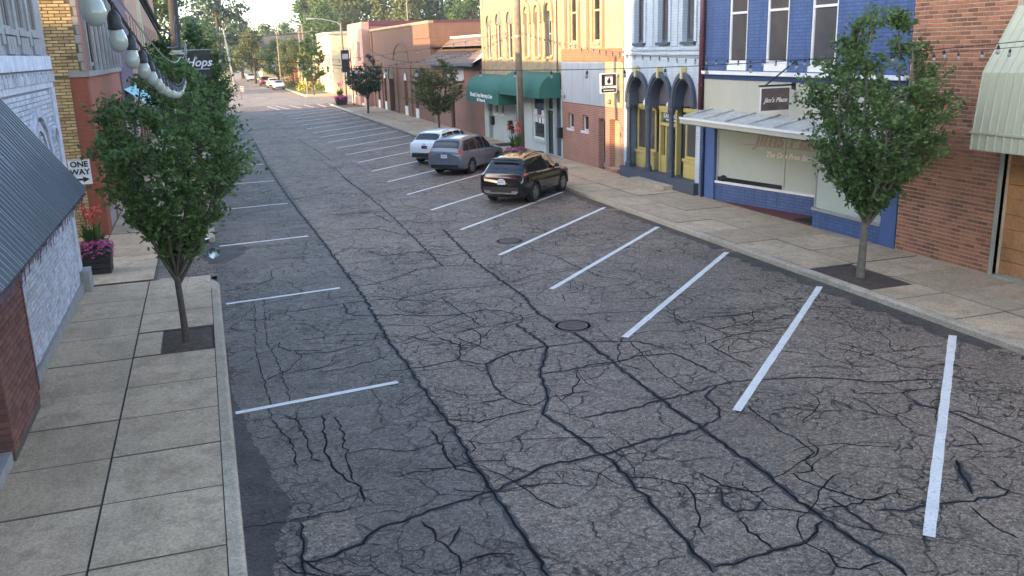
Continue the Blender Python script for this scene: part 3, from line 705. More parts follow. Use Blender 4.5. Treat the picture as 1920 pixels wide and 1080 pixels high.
# ---- blue shop
mt['blue_brick'] = brickmat('blue_painted_brick', C3(72,94,138), C3(81,104,148), C3(56,74,114), 'y', 0.3, 0.1, 0.012, 0.25, 0.65, 0.5)
mt['blue'] = M('blue_paint', C3(74,97,142), 0.55, 0.12, 2, 30)
mt['blue_dark'] = M('dark_blue_paint', C3(40,60,100), 0.55, 0.15)
mt['cream_panel'] = M('cream_panel', (0.42,0.41,0.33,1), 0.6, 0.06, 0.6, 15, streak=0.1)
mt['papered'] = M('papered_shop_glass', (0.40,0.445,0.39,1), 0.03, 0.06, 0.5, 4, 0, 0, 0.6)
mt['blind'] = M('window_blind', (0.60,0.63,0.55,1), 0.7, 0.05, 0.5, 8)
mt['maroon'] = M('maroon_pipe', (0.11,0.03,0.04,1), 0.5)
mt['tin'] = M('old_tin', (0.50,0.49,0.45,1), 0.5, 0.3, 2.5, 20, 0.2, streak=0.5)
mt['red_tile'] = M('red_floor', (0.16,0.045,0.035,1), 0.6, 0.3, 4)
b = thing('blue_shop', (FRX,27.6,0), 'blue painted brick shop with white framed windows and cream fascia', 'building')
wins = [(25.15,26.2,4.72,8.1),(23.02,24.12,4.72,8.1),(20.85,21.98,4.72,8.1)]
m = MB(); XF.wall(m, 18.07, 27.62, 4.46, 9.0, wins, 0.2); m.build('upper_wall', mt['blue_brick'], b)
shell(b, FRX, 32, 18.07, 27.62, 9.0, mt['blue_brick'], '-x')
for (u0,u1,v0,v1) in wins:
    window(b, XF, u0, u1, v0, v1, mt['white'], mt['glass_grey'], 0.09, 0.085, 0.46, None)
    part(b, XF, 'window_head', mt['white'], (u0-.02,u1+.02,4.50,4.715,-.05,.03))
part(b, XF, 'cornice', mt['white'], (18.07,27.6,4.36,4.47,0,.16))
part(b, XF, 'cornice_band', mt['blue_dark'], (18.07,27.6,4.20,4.355,-.02,.05))
y = 27.6
while y > 18.2: part(b, XF, 'fascia_panel', mt['cream_panel'], (max(y-2.4,18.08)+.006,y,3.02,4.19,-.1,.02+rnd.uniform(0,.004))); y -= 2.4
# tin pent roof over the shop front, made of overlapping sheets
y = 27.0; k = 0
while y > 17.7:
    y1 = y-1.28; zt = 3.2+.01*(k % 2)
    m = MB(); A = [(16.36,y+.05,zt),(15.25,y+.05,2.98+.012*(k%2)),(15.25,y1,2.965+.012*(k%2)),(16.36,y1,zt-.02)]
    m.add(A+[(p[0],p[1],p[2]-.03) for p in A], [(0,1,2,3),(7,6,5,4),(0,4,5,1),(1,5,6,2),(2,6,7,3),(3,7,4,0)]).fix(); m.build('roof_sheet', mt['tin'], b)
    m = MB().tube([(16.34,y,zt+.03),(15.27,y+.03,3.02)], 0.035, 6); m.build('sheet_seam', mt['tin'], b)
    y = y1; k += 1
MB().box(15.16,15.24,17.7,27.1,2.79,2.99).build('canopy_fascia', mt['cream_panel'], b)
MB().box(15.13,15.16,17.7,27.1,2.93,3.0).build('gutter_lip', mt['white'], b)
MB().quad((15.25,17.75,2.75),(16.4,17.75,2.75),(16.4,27.05,2.75),(15.25,27.05,2.75)).build('soffit', mt['cream_panel'], b)
part(b, XF, 'pilaster', mt['blue'], (26.85,27.45,SW-.02,2.74,-.2,.02))
part(b, XF, 'pilaster', mt['blue'], (18.08,18.62,SW-.02,2.74,-.2,.02))
# left display window runs back to the recessed door
d = Vector((1.05,-4.6,0)).normalized(); SF = Fr((FRX+.06,26.83,0), d, (d.y,-d.x,0)); Ls = math.hypot(1.05,4.6)
part(b, SF, 'stall_riser', mt['blue_brick'], (0,Ls,SW-.03,0.72,-.15,0)); part(b, SF, 'window_sill', mt['white'], (0,Ls,0.72,0.79,-.15,.05))
part(b, SF, 'window_frame', mt['galv'], (0.0,.06,.79,2.73,-.08,-.02),(2.93,3.0,.79,2.73,-.08,-.02),(Ls-.06,Ls,.79,2.73,-.08,-.02),(.06,Ls-.06,2.66,2.73,-.07,-.03))
for a,c in ((.06,2.93),(3.0,Ls-.06)):
    part(b, SF, 'shop_pane', mt['papered'], (a,c,.93 if a < 1 else .79,2.66,-.055,-.045))
    if a < 1: part(b, SF, 'clear_pane', mt['glass_dark'], (a,c,.79,.93,-.055,-.047))
part(b, SF, 'window_floor', mt['black'], (0,Ls,.74,.785,-1.2,-.151))
q = MB().lathe([(0,.0),(.16,.01),(.2,.08),(.17,.16),(.08,.21),(0,.22)], SF.p(.33,.79,-.12)-Vector((0,0,0)), 12); q.build('dark_hat', mt['rubber'], b, smooth=True)
MB().poly([(FRX-.0,26.8,SW+.004),(FRX+1.2,21.9,SW+.004),(FRX+2.2,21.4,SW+.004),(FRX,21.4,SW+.004)]).build('entry_floor', mt['red_tile'], b)
MB().box(FRX+.15,FRX+1.1,21.6,22.5,SW+.006,SW+.022).build('entry_mat', mt['rubber'], b)
MB().box(FRX+2.2,FRX+2.3,21.3,23.0,SW,2.74).build('recess_back', mt['blue'], b)
MB().box(FRX+1.1,FRX+2.2,22.15,22.25,SW,2.74).build('recess_side', mt['blue'], b)
MB().box(FRX+.05,FRX+2.2,21.28,21.38,SW,2.74).build('recess_side', mt['blue'], b)
part(b, XF, 'stall_riser', mt['blue_brick'], (18.62,21.42,SW-.03,0.62,-.2,0)); part(b, XF, 'window_sill', mt['galv'], (18.62,21.45,.62,.70,-.15,.05))
part(b, XF, 'window_frame', mt['galv'], (18.63,18.69,.70,2.73,-.08,-.02),(21.36,21.42,.70,2.73,-.08,-.02),(18.69,21.36,2.66,2.73,-.07,-.03))
part(b, XF, 'shop_pane', mt['papered'], (18.69,21.36,.70,2.66,-.055,-.045))
part(b, XF, 'mail_box', mt['black'], (18.42,18.68,1.35,1.8,.022,.16))
part(b, XF, 'paper_notice', mt['sign_white'], (20.75,20.95,1.72,1.95,-.04,-.036))
rs = Matrix((( d.x, 0, SF.n.x),( d.y, 0, SF.n.y),(0,1,0)))
letter(TX['jims_win'], b, SF.p(3.15,2.36,-.03), None, 'window_lettering', rs)
letter(TX['free'], b, SF.p(3.1,1.86,-.03), None, 'window_lettering', rs)
part(b, SF, 'lettering_underline', mt['letter_brown'], (1.1,4.6,2.10,2.13,-.04,-.03))
dp = thing('drain_pipe', (FRX-.05,27.72,SW), 'maroon drain pipe between the blue shop and the pale blue building', 'drain pipe')
MB().tube([(FRX-.09,27.72,3.15),(FRX-.09,27.72,9.0)], 0.09, 10).build('pipe', mt['maroon'], dp, True)
MB().tube([(FRX-.07,27.52,SW),(FRX-.07,27.52,2.74)], 0.05, 8).build('lower_pipe', mt['blue_dark'], dp, True)
for z in (4.0,5.6,7.2): MB().lathe([(.105,-.03),(.105,.03)], (FRX-.09,27.72,z), 10).build('bracket', mt['maroon'], dp)
sg = thing('hanging_sign', (FRX,22.6,3.4), "brown hanging board reading Jim's Place on a black bracket", 'sign')
MB().box(FRX-1.2,FRX,22.57,22.63,4.11,4.16).build('arm', mt['black'], sg); MB().box(FRX-.03,FRX,22.5,22.7,4.0,4.25).build('wall_plate', mt['black'], sg)
MB().tube([(FRX-1.0,22.6,4.14),(FRX,22.6,4.80)], 0.022, 6).build('brace', mt['black'], sg)
mt['sign_brown'] = M('brown_wood_sign', (0.12,0.08,0.066,1), 0.7, 0.45, 3, 20)
MB().box(FRX-1.12,FRX-.18,22.57,22.63,3.43,4.06).build('board', mt['sign_brown'], sg)
MB().box(FRX-1.14,FRX-.16,22.575,22.625,4.06,4.085).build('board_edge', mt['white'], sg); MB().box(FRX-1.142,FRX-1.122,22.575,22.625,3.43,4.06).build('board_edge', mt['white'], sg)
letter(TX['jims'], sg, (FRX-.65,22.56,3.72), '-y')

# ---- pale blue arcade building
mt['pale_blue'] = brickmat('pale_blue_paint', C3(182,194,204), C3(190,202,210), C3(166,178,190), 'y', 0.3, 0.1, 0.01, 0.15, 0.65, 0.4)
mt['key_yellow'] = M('faded_yellow', C3(196,186,130), 0.6, 0.15); mt['slate'] = M('slate_blue_paint', C3(70,78,92), 0.5, 0.15, streak=0.15); mt['yellow'] = M('yellow_paint', C3(188,172,106), 0.6, 0.15, 2, 30, streak=0.2)
mt['tympanum_grey'] = M('dark_tympanum', C3(92,94,100), 0.4, 0.15)  # dark grey glass of the arch heads
b = thing('arcade_building', (FRX,33.9,0), 'pale blue painted building with three dark arches and yellow window frames', 'building')
Y0, Y1 = 27.82, 33.95
uw = [(32.15,32.95,5.45,9.0),(30.2,31.0,5.45,9.0),(28.35,29.15,5.45,9.0)]
m = MB(); XF.wall(m, Y0, Y1, 4.62, 9.4, uw, 0.25)
arches = [(32.58,0.86),(30.72,0.86),(28.92,0.74)]; vsp = 3.15; rise = 1.12
# wall between and above the arches, cut to their curve
edges = [(Y0, arches[2][0]-arches[2][1])]; 
for (uc,rr) in arches:
    n = 16; top = [(uc-rr*math.cos(math.pi*i/n), vsp+rise*math.sin(math.pi*i/n)) for i in range(n+1)]
    for (a,c),(d_,e) in zip(top, top[1:]): m.quad(XF.p(a,c), XF.p(d_,e), XF.p(d_,4.62), XF.p(a,4.62))
us = sorted([Y0]+[x for uc,rr in arches for x in (uc-rr,uc+rr)]+[Y1])
for a,c in zip(us[::2], us[1::2]): m.quad(XF.p(a,vsp), XF.p(c,vsp), XF.p(c,4.62), XF.p(a,4.62))
m.build('front_wall', mt['pale_blue'], b); shell(b, FRX, 32, Y0, Y1, 9.4, mt['pale_blue'], '-x')
for (u0,u1,v0,v1) in uw:
    window(b, XF, u0, u1, v0, v1, mt['slate'], mt['glass_grey'], 0.2, 0.09, 0.5, mt['slate'], 0.12)
    part(b, XF, 'surround', mt['pale_blue'], (u0-.16,u0-.001,v0,v1,0,.06),(u1+.001,u1+.16,v0,v1,0,.06))
part(b, XF, 'string_course', mt['pale_blue'], (Y0,Y1,4.98,5.06,0,.10),(Y0,Y1,5.16,5.26,0,.07))
k = 0; z = 5.3
while z < 9.3:                                           # quoins between the windows and at the corner
    for u in (33.6,31.6,29.7,27.95): part(b, XF, 'quoin', mt['pale_blue'], (u-.17,u+.17,z,z+.42,0,.045))
    z += 0.45
part(b, XF, 'corner_pier', mt['pale_blue'], (Y0+.001,28.12,SW-.02,vsp,-.5,.01))
part(b, XF, 'corner_pier', mt['pale_blue'], (33.52,Y1-.001,SW-.02,vsp,-.05,.01))
for uc,rr in arches:
    arch_band(MB(), XF, uc, vsp, rr-.10, rr+.07, -.42, .12, 16, rise-.12, rise+.08).build('arch_moulding', mt['slate'], b)
    arch_band(MB(), XF, uc, vsp, rr-.03, rr+.11, .10, .17, 16, rise-.04, rise+.13).build('arch_rim', mt['slate'], b)
    part(b, XF, 'keystone', mt['key_yellow'], (uc-.06,uc+.06,vsp+rise-.10,vsp+rise+.30,.02,.22))
    m = MB(); a = arch_pts(XF, uc, vsp, rr-.02, 16, -.30, rv=rise-.03); m.poly(a); m.build('arch_tympanum', mt['tympanum_grey'], b)
    part(b, XF, 'transom_bar', mt['yellow'], (uc-rr+.10,uc+rr-.10,vsp-.2,vsp-.06,-.46,-.28))
for u in (33.36,31.65,29.82):
    c = MB().lathe([(.15,.0),(.15,.18),(.11,.22),(.10,.3),(.085,2.25),(.11,2.3),(.11,2.34),(.15,2.42),(.15,2.5)], (FRX-.06,u,.55), 12); c.build('column', mt['slate'], b, smooth=False)
    part(b, XF, 'impost', mt['slate'], (u-.17,u+.17,3.02,vsp+.35,-.3,.13))
part(b, XF, 'plinth', mt['slate'], (Y0+.02,33.9,SW-.02,.55,-.55,.22))
MB().box(FRX-.62,FRX-.23,29.3,32.1,SW,.30).build('step', mt['kerb'], b)
part(b, XF, 'back_panel', mt['slate'], (28.1,33.9,.55,3.1,-.60,-.56))
def yellow_bay(u0,u1):
    part(b, XF, 'stall_riser', mt['yellow'], (u0,u1,.55,1.15,-.5,-.30)); part(b, XF, 'riser_panel', mt['yellow'], (u0+.15,u1-.15,.66,.80,-.3,-.27)); part(b, XF, 'riser_panel', mt['yellow'], (u0+.15,u1-.15,.86,1.02,-.3,-.27))
    part(b, XF, 'riser_cap', mt['yellow'], (u0-.02,u1+.02,1.15,1.25,-.5,-.24))
    window(b, XF, u0, u1, 1.25, 2.95, mt['yellow'], mt['glass_grey'], 0.42, 0.09, 0, None, name='shop_window')
yellow_bay(31.82,33.44); yellow_bay(28.14,29.5)
part(b, XF, 'door_frame', mt['yellow'], (30.04,30.14,.55,2.95,-.5,-.3),(31.32,31.44,.55,2.95,-.5,-.3),(30.14,31.32,2.35,2.47,-.5,-.3),(30.86,30.96,.55,2.35,-.5,-.32),(30.14,31.32,2.85,2.95,-.5,-.3),(30.96,31.32,.55,1.2,-.5,-.34))
door(b, XF, 30.15, 30.86, .56, 2.35, mt['black'], mt['glass_dark'], 0.48)
part(b, XF, 'side_light', mt['glass_grey'], (30.97,31.31,1.2,2.35,-.46,-.45))
part(b, XF, 'transom_sign', mt['sign_black'], (30.15,31.31,2.36+.12,2.84,-.44,-.40)); part(b, XF, 'sign_panel', mt['black'], (30.2,31.25,2.5,2.82,-.40,-.392))
letter(TX['caywood3'], b, (FRX+.385,30.66,2.72), '-x', 'transom_lettering'); letter(TX['caywood4'], b, (FRX+.385,30.66,2.565), '-x', 'transom_lettering')
mt['teal'] = M('teal_paint', (0.06,0.30,0.33,1), 0.5); part(b, XF, 'sign_flame', mt['teal'], (31.12,31.28,2.58,2.82,-.39,-.383))
for u in (32.0,30.1):
    MB().lathe([(0,0),(.09,.02),(.10,.12),(.05,.2),(0.02,.35)], (FRX-.02,u+.0,3.1), 10).build('globe_lamp', mt['sign_white'], b, smooth=True)

# ---- narrow brick building with blocked shop front
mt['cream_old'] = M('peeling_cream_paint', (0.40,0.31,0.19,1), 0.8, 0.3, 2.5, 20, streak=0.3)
mt['old_red'] = brickmat('old_orange_brick', (0.32,0.13,0.06,1), (0.38,0.17,0.085,1), (0.34,0.25,0.17,1), 'y', 0.22, 0.075, 0.01, 0.35)
mt['red_brick'] = brickmat('red_brick', (0.36,0.13,0.085,1), (0.43,0.175,0.115,1), (0.50,0.37,0.28,1), 'y', 0.22, 0.075, 0.012, 0.3)
mt['shade_grey_panel'] = M('panel_shade_grey', (0.46,0.48,0.49,1), 0.7, 0.12, 1.2, 18, streak=0.35)
b = thing('narrow_building', (FRX,40.7,0), 'narrow building with shade-grey panel over red brick and two small windows', 'building')
Y0, Y1 = 34.0, 40.72
uw = [(38.95,39.75,5.55,8.2),(36.35,37.2,5.55,8.2)]
m = MB(); XF.wall(m, Y0, Y1, 4.72, 5.28); m.build('brick_band', mt['old_red'], b)
m = MB(); XF.wall(m, Y0, Y1, 5.28, 9.6, uw, 0.2); m.build('upper_wall', mt['cream_old'], b)
shell(b, FRX, 32, Y0, Y1, 9.6, mt['old_red'], '-x')
for q in uw:
    window(b, XF, *q, mt['cream_old'], mt['glass_dark'], 0.15, 0.1, 0.5, mt['cream_old'])
    part(b, XF, 'side_strip', mt['old_red'], (q[1]+.25,q[1]+.55,5.3,9.5,0,.03),(q[0]-.5,q[0]-.25,5.3,9.5,0,.03))
part(b, XF, 'shade_grey_panel', mt['shade_grey_panel'], (35.85,Y1-.01,2.85,4.71,-.1,.04)); part(b, XF, 'cream_panel', mt['cream_old'], (Y0+.01,35.84,2.85,4.72,-.1,.035))  # wall split where the sun strip ends: grey painted for shade, cream for light
sm = [(39.35,40.0,1.65,2.35),(37.6,38.3,1.65,2.35),(35.82,36.5,SW-.05,2.32),(34.35,35.35,SW-.05,2.35)]
m = MB(); XF.wall(m, Y0, Y1, -.05, 2.85, sm, 0.3); m.build('lower_wall', mt['red_brick'], b)
for q in sm[:2]: window(b, XF, *q, mt['white'], mt['glass_dark'], 0.16, 0.06, 0, mt['white'], 0.06)
door(b, XF, 35.84, 36.48, SW+.02, 2.3, mt['galv'], mt['glass_dark'], 0.25)
o = part(b, XF, 'white_door', mt['cream_old'], (34.36,35.34,SW+.1,2.33,-.3,-.25)); part(b, XF, 'handle', mt['galv'], (34.5,34.56,1.1,1.2,-.25,-.2), parent=o)
MB().box(FRX-.15,FRX+.3,34.3,35.4,SW-.01,SW+.16).build('step', mt['red_brick'], b)
for u,vv in ((40.3,3.05),(35.2,3.0)): MB().lathe([(.04,.0),(.10,.04),(.10,.14),(.03,.2)], (FRX-.12,u,vv), 8).build('flood_light', mt['galv'], b)
sg = thing('projecting_sign', (FRX-.1,34.3,3.3), 'square black and white projecting sign with a flame, reading CAYWOOD', 'sign')
ang = R(0)
MB().box(FRX-.90,FRX-.18,34.27,34.41,3.49,4.29).build('sign_box', mt['sign_white'], sg)
MB().box(FRX-.865,FRX-.215,34.262,34.269,3.53,4.25).build('sign_face', mt['sign_black'], sg)
MB().box(FRX-.71,FRX-.37,34.255,34.261,3.83,4.19).build('flame_panel', mt['sign_white'], sg)
fl = [(0,0),(.10,.06),(.13,.17),(.08,.25),(.09,.33),(.0,.42),(-.02,.33),(-.09,.25),(-.13,.15),(-.09,.05)]
MB().poly([(FRX-.54+x*.65,34.251,3.865+z*.65) for x,z in fl]).build('flame', mt['sign_black'], sg); MB().box(FRX-.71,FRX-.37,34.249,34.2535,4.15,4.185).build('red_bar', mt['letter_red'], sg)
letter(TX['caywood'], sg, (FRX-.54,34.25,3.735), '-y'); letter(TX['caywood2'], sg, (FRX-.54,34.25,3.61), '-y')
MB().box(FRX-.18,FRX,34.3,34.38,3.6,4.1).build('bracket', mt['galv'], sg); MB().box(FRX-.1,FRX,34.28,34.4,3.1,3.55).build('conduit_box', mt['slate'], sg)

# ---- tan building with arched windows and green awnings
mt['tan_wall'] = M('cream_stone_wall', (0.36,0.28,0.165,1), 0.85, 0.25, 2.0, 14, streak=0.25)
mt['tan_old'] = M('worn_cream_paint', (0.33,0.25,0.15,1), 0.85, 0.45, 4.0, 14, streak=0.4)
mt['shop_grey'] = M('pale_grey_shopfront', (0.47,0.53,0.51,1), 0.65, 0.1, 1, 20, streak=0.15)
mt['awning_green'] = M('green_canvas', (0.028,0.125,0.095,1), 0.8, 0.15, 1.0, 60, bmp=0.1)
mt['blind_w'] = M('white_interior', (0.55,0.56,0.55,1), 0.7)
b = thing('tan_building', (FRX,53.5,0), 'tan two storey building with narrow arched windows above green awnings', 'building')
Y0, Y1 = 40.75, 53.6
w1 = [(51.8,52.6),(49.95,50.8),(47.95,48.85)]; w2 = [(45.1,45.8),(43.55,44.25),(41.9,42.65)]
holes = [(a,c,4.85,6.75) for a,c in w1]+[(a,c,4.95,7.1) for a,c in w2]
m = MB(); XF.wall(m, 46.9, Y1, 3.4, 10.2, [h for h in holes if h[0] > 46.9], 0.25); m.build('upper_wall', mt['tan_old'], b)
m = MB(); XF.wall(m, Y0, 46.9, 3.4, 10.2, [h for h in holes if h[0] < 46.9], 0.25); m.build('upper_wall', mt['tan_wall'], b)
shell(b, FRX, 34, Y0, Y1, 10.2, mt['tan_old'], '-x')
for a,c in w1:
    window(b, XF, a, c, 4.85, 6.75, mt['white'], mt['glass_dark'], 0.18, 0.05, 0, mt['tan_wall'])
    m = MB(); uc, rr = (a+c)/2, (c-a)/2; m.poly(arch_pts(XF, uc, 6.78, rr, 12, .006, rv=rr*1.3)); m.build('arch_light', mt['glass_dark'], b)
    arch_band(MB(), XF, uc, 6.76, rr, rr+.14, 0, .05, 12, rr*1.3, rr*1.3+.16).build('arch_hood', mt['tan_old'], b)
for a,c in w2:
    window(b, XF, a, c, 4.95, 7.1, mt['white'], mt['glass_dark'], 0.18, 0.06, 0.5, mt['tan_wall'], 0.12)
    uc, rr = (a+c)/2, (c-a)/2; m = MB(); m.poly(arch_pts(XF, uc, 7.13, rr, 12, .006, rv=rr)); m.build('arch_light', mt['tan_wall'], b)
    arch_band(MB(), XF, uc, 7.11, rr, rr+.2, 0, .12, 12).build('arch_hood', mt['tan_wall'], b)
    part(b, XF, 'hood_stop', mt['tan_wall'], (a-.24,a-.01,6.6,7.1,0,.12),(c+.01,c+.24,6.6,7.1,0,.12)); part(b, XF, 'jamb', mt['tan_wall'], (a-.16,a-.01,4.95,6.6,0,.06),(c+.01,c+.16,4.95,6.6,0,.06))
    part(b, XF, 'hood_finial', mt['tan_wall'], (uc-.08,uc+.08,7.11+rr+.16,7.11+rr+.42,0,.15))
part(b, XF, 'corner_pilaster', mt['tan_wall'], (46.75,47.15,3.4,10.2,.0,.05)); part(b, XF, 'corner_pilaster', mt['tan_wall'], (53.2,53.58,3.4,10.2,0,.05))
MB().tube([(FRX-.09,41.25,4.2),(FRX-.09,41.25,10.0)], 0.06, 8).build('rain_pipe', mt['trim_green'], b)
h = [(52.0,52.75,SW,2.45),(43.25,45.05,.75,3.05),(42.0,43.05,SW,3.05),(40.95,41.85,SW,3.0),(50.9,51.4,1.7,2.35),(49.8,50.35,1.7,2.35),(46.95,47.7,SW,2.5)]
m = MB(); XF.wall(m, Y0, Y1, -.05, 3.4, h, 0.3); m.build('shop_front', mt['shop_grey'], b)
for q in (h[0],h[6]): door(b, XF, q[0]+.02, q[1]-.02, SW+.01, q[3], mt['black'], mt['glass_dark'], 0.25)
window(b, XF, *h[1], mt['white'], mt['glass'], 0.15, 0.1, 0, mt['shop_grey'], name='shop_window')
m = MB(); XF.box(m, 43.2, 45.1, .6, 3.06, -1.3, -1.25); XF.box(m, 43.2, 45.1, .6, .74, -1.25, -.2); m.build('shop_interior', mt['black'], b)
for i,(u,vv) in enumerate(((44.75,2.15),(44.3,2.2),(43.75,2.12),(44.7,1.75),(44.2,1.72),(43.7,1.72))): part(b, XF, 'window_notice', mt['letter_blue'] if i == 1 else mt['sign_white'], (u-.18,u+.18,vv-.14,vv+.14,-.12,-.115))
MB().lathe([(0,-.2),(.09,-.15),(.12,0),(.09,.15),(0,.2)], (FRX+.4,44.3,2.75), 10).build('ice_cream_sign', mt['yellow'], b, smooth=True)
letter(TX['total'], b, (FRX+.105,44.2,1.94), '-x', 'window_lettering')
door(b, XF, 42.02, 43.03, SW+.01, 2.3, mt['black'], mt['glass_dark'], 0.2); window(b, XF, 42.02, 43.03, 2.31, 3.04, mt['shop_grey'], mt['glass_dark'], 0.2, 0.06, 0)
part(b, XF, 'dark_door', mt['slate'], (40.96,41.84,SW,2.99,-.2,-.15))
for q in h[4:6]: window(b, XF, *q, mt['white'], mt['glass_dark'], 0.1, 0.05, 0, mt['white'], 0.05)
for u,vv in ((51.75,1.0),(48.4,.95),(40.75+.12,1.1)): part(b, XF, 'mail_box', mt['black'], (u-.16,u+.16,vv,vv+.5,.002,.2))
part(b, XF, 'cable_box', mt['black'], (48.0,48.25,.75,1.15,.002,.14))
def canvas_awning(name, y0, y1, zb, zt, xo, label, valance):
    a = thing(name, (FRX,y1,zb), label, 'awning')
    n = 12; prof = [(FRX-.06-(xo)*math.sin(math.pi/2*i/n), zt-(zt-zb-valance)*(1-math.cos(math.pi/2*i/n))) for i in range(n+1)]+[(FRX-.06-xo-.01, zb)]
    m = MB()
    for (p,q),(r_,s_) in zip(prof, prof[1:]): m.quad((p,y0,q),(p,y1,q),(r_,y1,s_),(r_,y0,s_))
    m.build('canopy', mt['awning_green'], a, smooth=True)
    for y in (y0,y1): MB().poly([(p,y,q) for p,q in prof]+[(FRX-.06,y,zb)]).build('end_panel', mt['awning_green'], a)
    for y in (y0+.03,(y0+y1)/2,y1-.03): MB().tube([(p+.02,y,q-.02) for p,q in prof], 0.015, 5).build('hoop', mt['galv'], a)
    return a
a1 = canvas_awning('green_awning', 47.0, 53.3, 2.42, 3.95, 1.15, 'green barrel awning with white lettering on its valance', 0.55)
letter(TX['attorney'], a1, (FRX-1.235,50.2,2.82), '-x'); letter(TX['address'], a1, (FRX-1.235,50.2,2.55), '-x')
canvas_awning('green_awning', 40.85, 46.98, 3.02, 4.2, 1.1, 'plain green barrel awning over the shop window behind the wooden pole', 0.2)

# ---- low brick building with hipped roof
mt['brick_brown'] = brickmat('brown_brick', (0.29,0.13,0.09,1), (0.35,0.165,0.11,1), (0.38,0.26,0.2,1), 'y', 0.24, 0.08, 0.012, 0.25)
mt['shingle'] = brickmat('roof_shingles', (0.20,0.135,0.105,1), (0.24,0.165,0.13,1), (0.10,0.07,0.055,1), 'y', 0.35, 0.16, 0.012, 0.3)
b = thing('hip_roof_building', (FRX,66,0), 'low brown brick building with a shingled pent roof', 'building')
Y0, Y1 = 53.65, 66.6
m = MB(); XF.wall(m, Y0, Y1, -.05, 4.8, [(58.0,61.2,3.3,4.25),(60.6,61.6,SW,2.2)], 0.3); m.build('front_wall', mt['brick_brown'], b); shell(b, FRX, 34, Y0, Y1, 5.6, mt['brick_brown'], '-x')
window(b, XF, 58.0, 61.2, 3.3, 4.25, mt['maroon'], mt['blind_w'], 0.12, 0.08, 0); door(b, XF, 60.62, 61.58, SW+.01, 2.2, mt['black'], mt['glass_dark'])
m = MB(); A = [(15.75,Y0+.1,4.55),(15.75,Y1,4.55),(18.0,Y1,6.2),(18.0,Y0+1.6,6.2)]
m.poly(A); m.poly([(15.75,Y0+.1,4.45),(15.75,Y1,4.45),(15.75,Y1,4.55),(15.75,Y0+.1,4.55)]); m.build('pent_roof', mt['shingle'], b)
MB().poly([(15.75,Y0+.1,4.56),(18.0,Y0+1.6,6.21),(18.0,Y0+.05,6.21),(17.2,Y0+.05,5.3)]).build('roof_gable', mt['white'], b)
MB().box(15.7,15.78,Y0+.1,Y1,4.38,4.56).build('eaves_board', mt['slate'], b)
MB().quad((15.78,Y0+.1,4.45),(FRX,Y0+.1,4.45),(FRX,Y1,4.45),(15.78,Y1,4.45)).build('soffit', mt['slate'], b)
MB().box(17.9,18.1,Y0+1.6,Y1,6.2,6.34).build('ridge_cap', mt['white'], b)

# ---- long brown building
mt['brown_brick'] = brickmat('tan_brown_brick', (0.23,0.118,0.072,1), (0.255,0.135,0.084,1), (0.23,0.135,0.09,1), 'y', 0.24, 0.08, 0.008, 0.18)
b = thing('brown_hall', (FRX,91,0), 'long brown brick building with arched door and bricked up arch', 'building')
Y0, Y1 = 66.7, 91.3
op = [(88.0,89.0),(84.6,85.6),(81.0,83.2),(75.5,76.7),(71.5,72.6)]
m = MB(); XF.wall(m, Y0, Y1, -.05, 7.35, [(a,c,SW if i == 2 else .9,3.0) for i,(a,c) in enumerate(op)], 0.35); m.build('front_wall', mt['brown_brick'], b); shell(b, FRX, 36, Y0, Y1, 7.35, mt['brown_brick'], '-x')
for i,(a,c) in enumerate(op):
    if i == 2: door(b, XF, a+.3, c-.3, SW+.01, 2.9, mt['black'], mt['glass_dark'], 0.34)
    else:
        window(b, XF, a, c, .9, 3.0, mt['black'], mt['glass_dark'], 0.3, 0.08, 0); part(b, XF, 'white_apron', mt['white'], (a+.05,c-.05,SW,.89,0,.04))
    uc, rr = (a+c)/2, (c-a)/2; m = MB(); m.poly(arch_pts(XF, uc, 3.02, rr, 10, .02, rv=rr*1.1)); m.build('arch_head', mt['glass_dark'] if i == 2 else mt['sign_white'], b)
    arch_band(MB(), XF, uc, 3.0, rr, rr+.2, 0, .06, 10, rr*1.1, rr*1.1+.2).build('arch_hood', mt['brown_brick'], b)
arch_band(MB(), XF, 77.6, 4.6, 3.0, 3.2, 0, .07, 14, 1.4, 1.6).build('blind_arch', mt['brown_brick'], b)
part(b, XF, 'coping', mt['tan_wall'], (Y0,Y1,7.35,7.55,-.3,.08)); part(b, XF, 'end_pilaster', mt['brown_brick'], (90.3,91.28,-.05,7.34,0,.09)); part(b, XF, 'parapet_block', mt['brown_brick'], (66.75,71.6,6.3,7.34,0,.06))
for u in (86.5,79.5,74.0): part(b, XF, 'pilaster', mt['brown_brick'], (u-.3,u+.3,-.05,4.4,0,.1))
# ---- pink sided building behind it
mt['pink_side'] = M('pink_siding', (0.36,0.16,0.14,1), 0.7, 0.1, 0.5, 10); mt['pink_lit'] = M('pink_lit_face', (0.50,0.28,0.21,1), 0.8, 0.1, 1, 20)  # street face painted lighter pink for the light on it; side is darker siding
b = thing('pink_building', (15.6,92,0), 'pink sided building with dark cornice behind the brown hall', 'building')
XP = Fr((15.6,0,0), (0,1,0), (-1,0,0)); YP = Fr((0,91.6,0), (1,0,0), (0,-1,0))
m = MB(); XP.wall(m, 91.6, 100.5, -.05, 8.3, [(93,95,SW,2.4),(97,99,.9,2.6),(93.4,94.6,4.5,6.5),(97,98.2,4.5,6.5)], .2); m.build('front_wall', mt['pink_lit'], b)
for q in [(97,99,.9,2.6),(93.4,94.6,4.5,6.5),(97,98.2,4.5,6.5)]: window(b, XP, *q, mt['white'])
door(b, XP, 93.05, 94.95, SW, 2.4, mt['white'], mt['glass_dark'])
MB().quad((15.62,100.5,-.05),(34,100.5,-.05),(34,100.5,8.3),(15.62,100.5,8.3)).build('side_wall', mt['pink_side'], b)
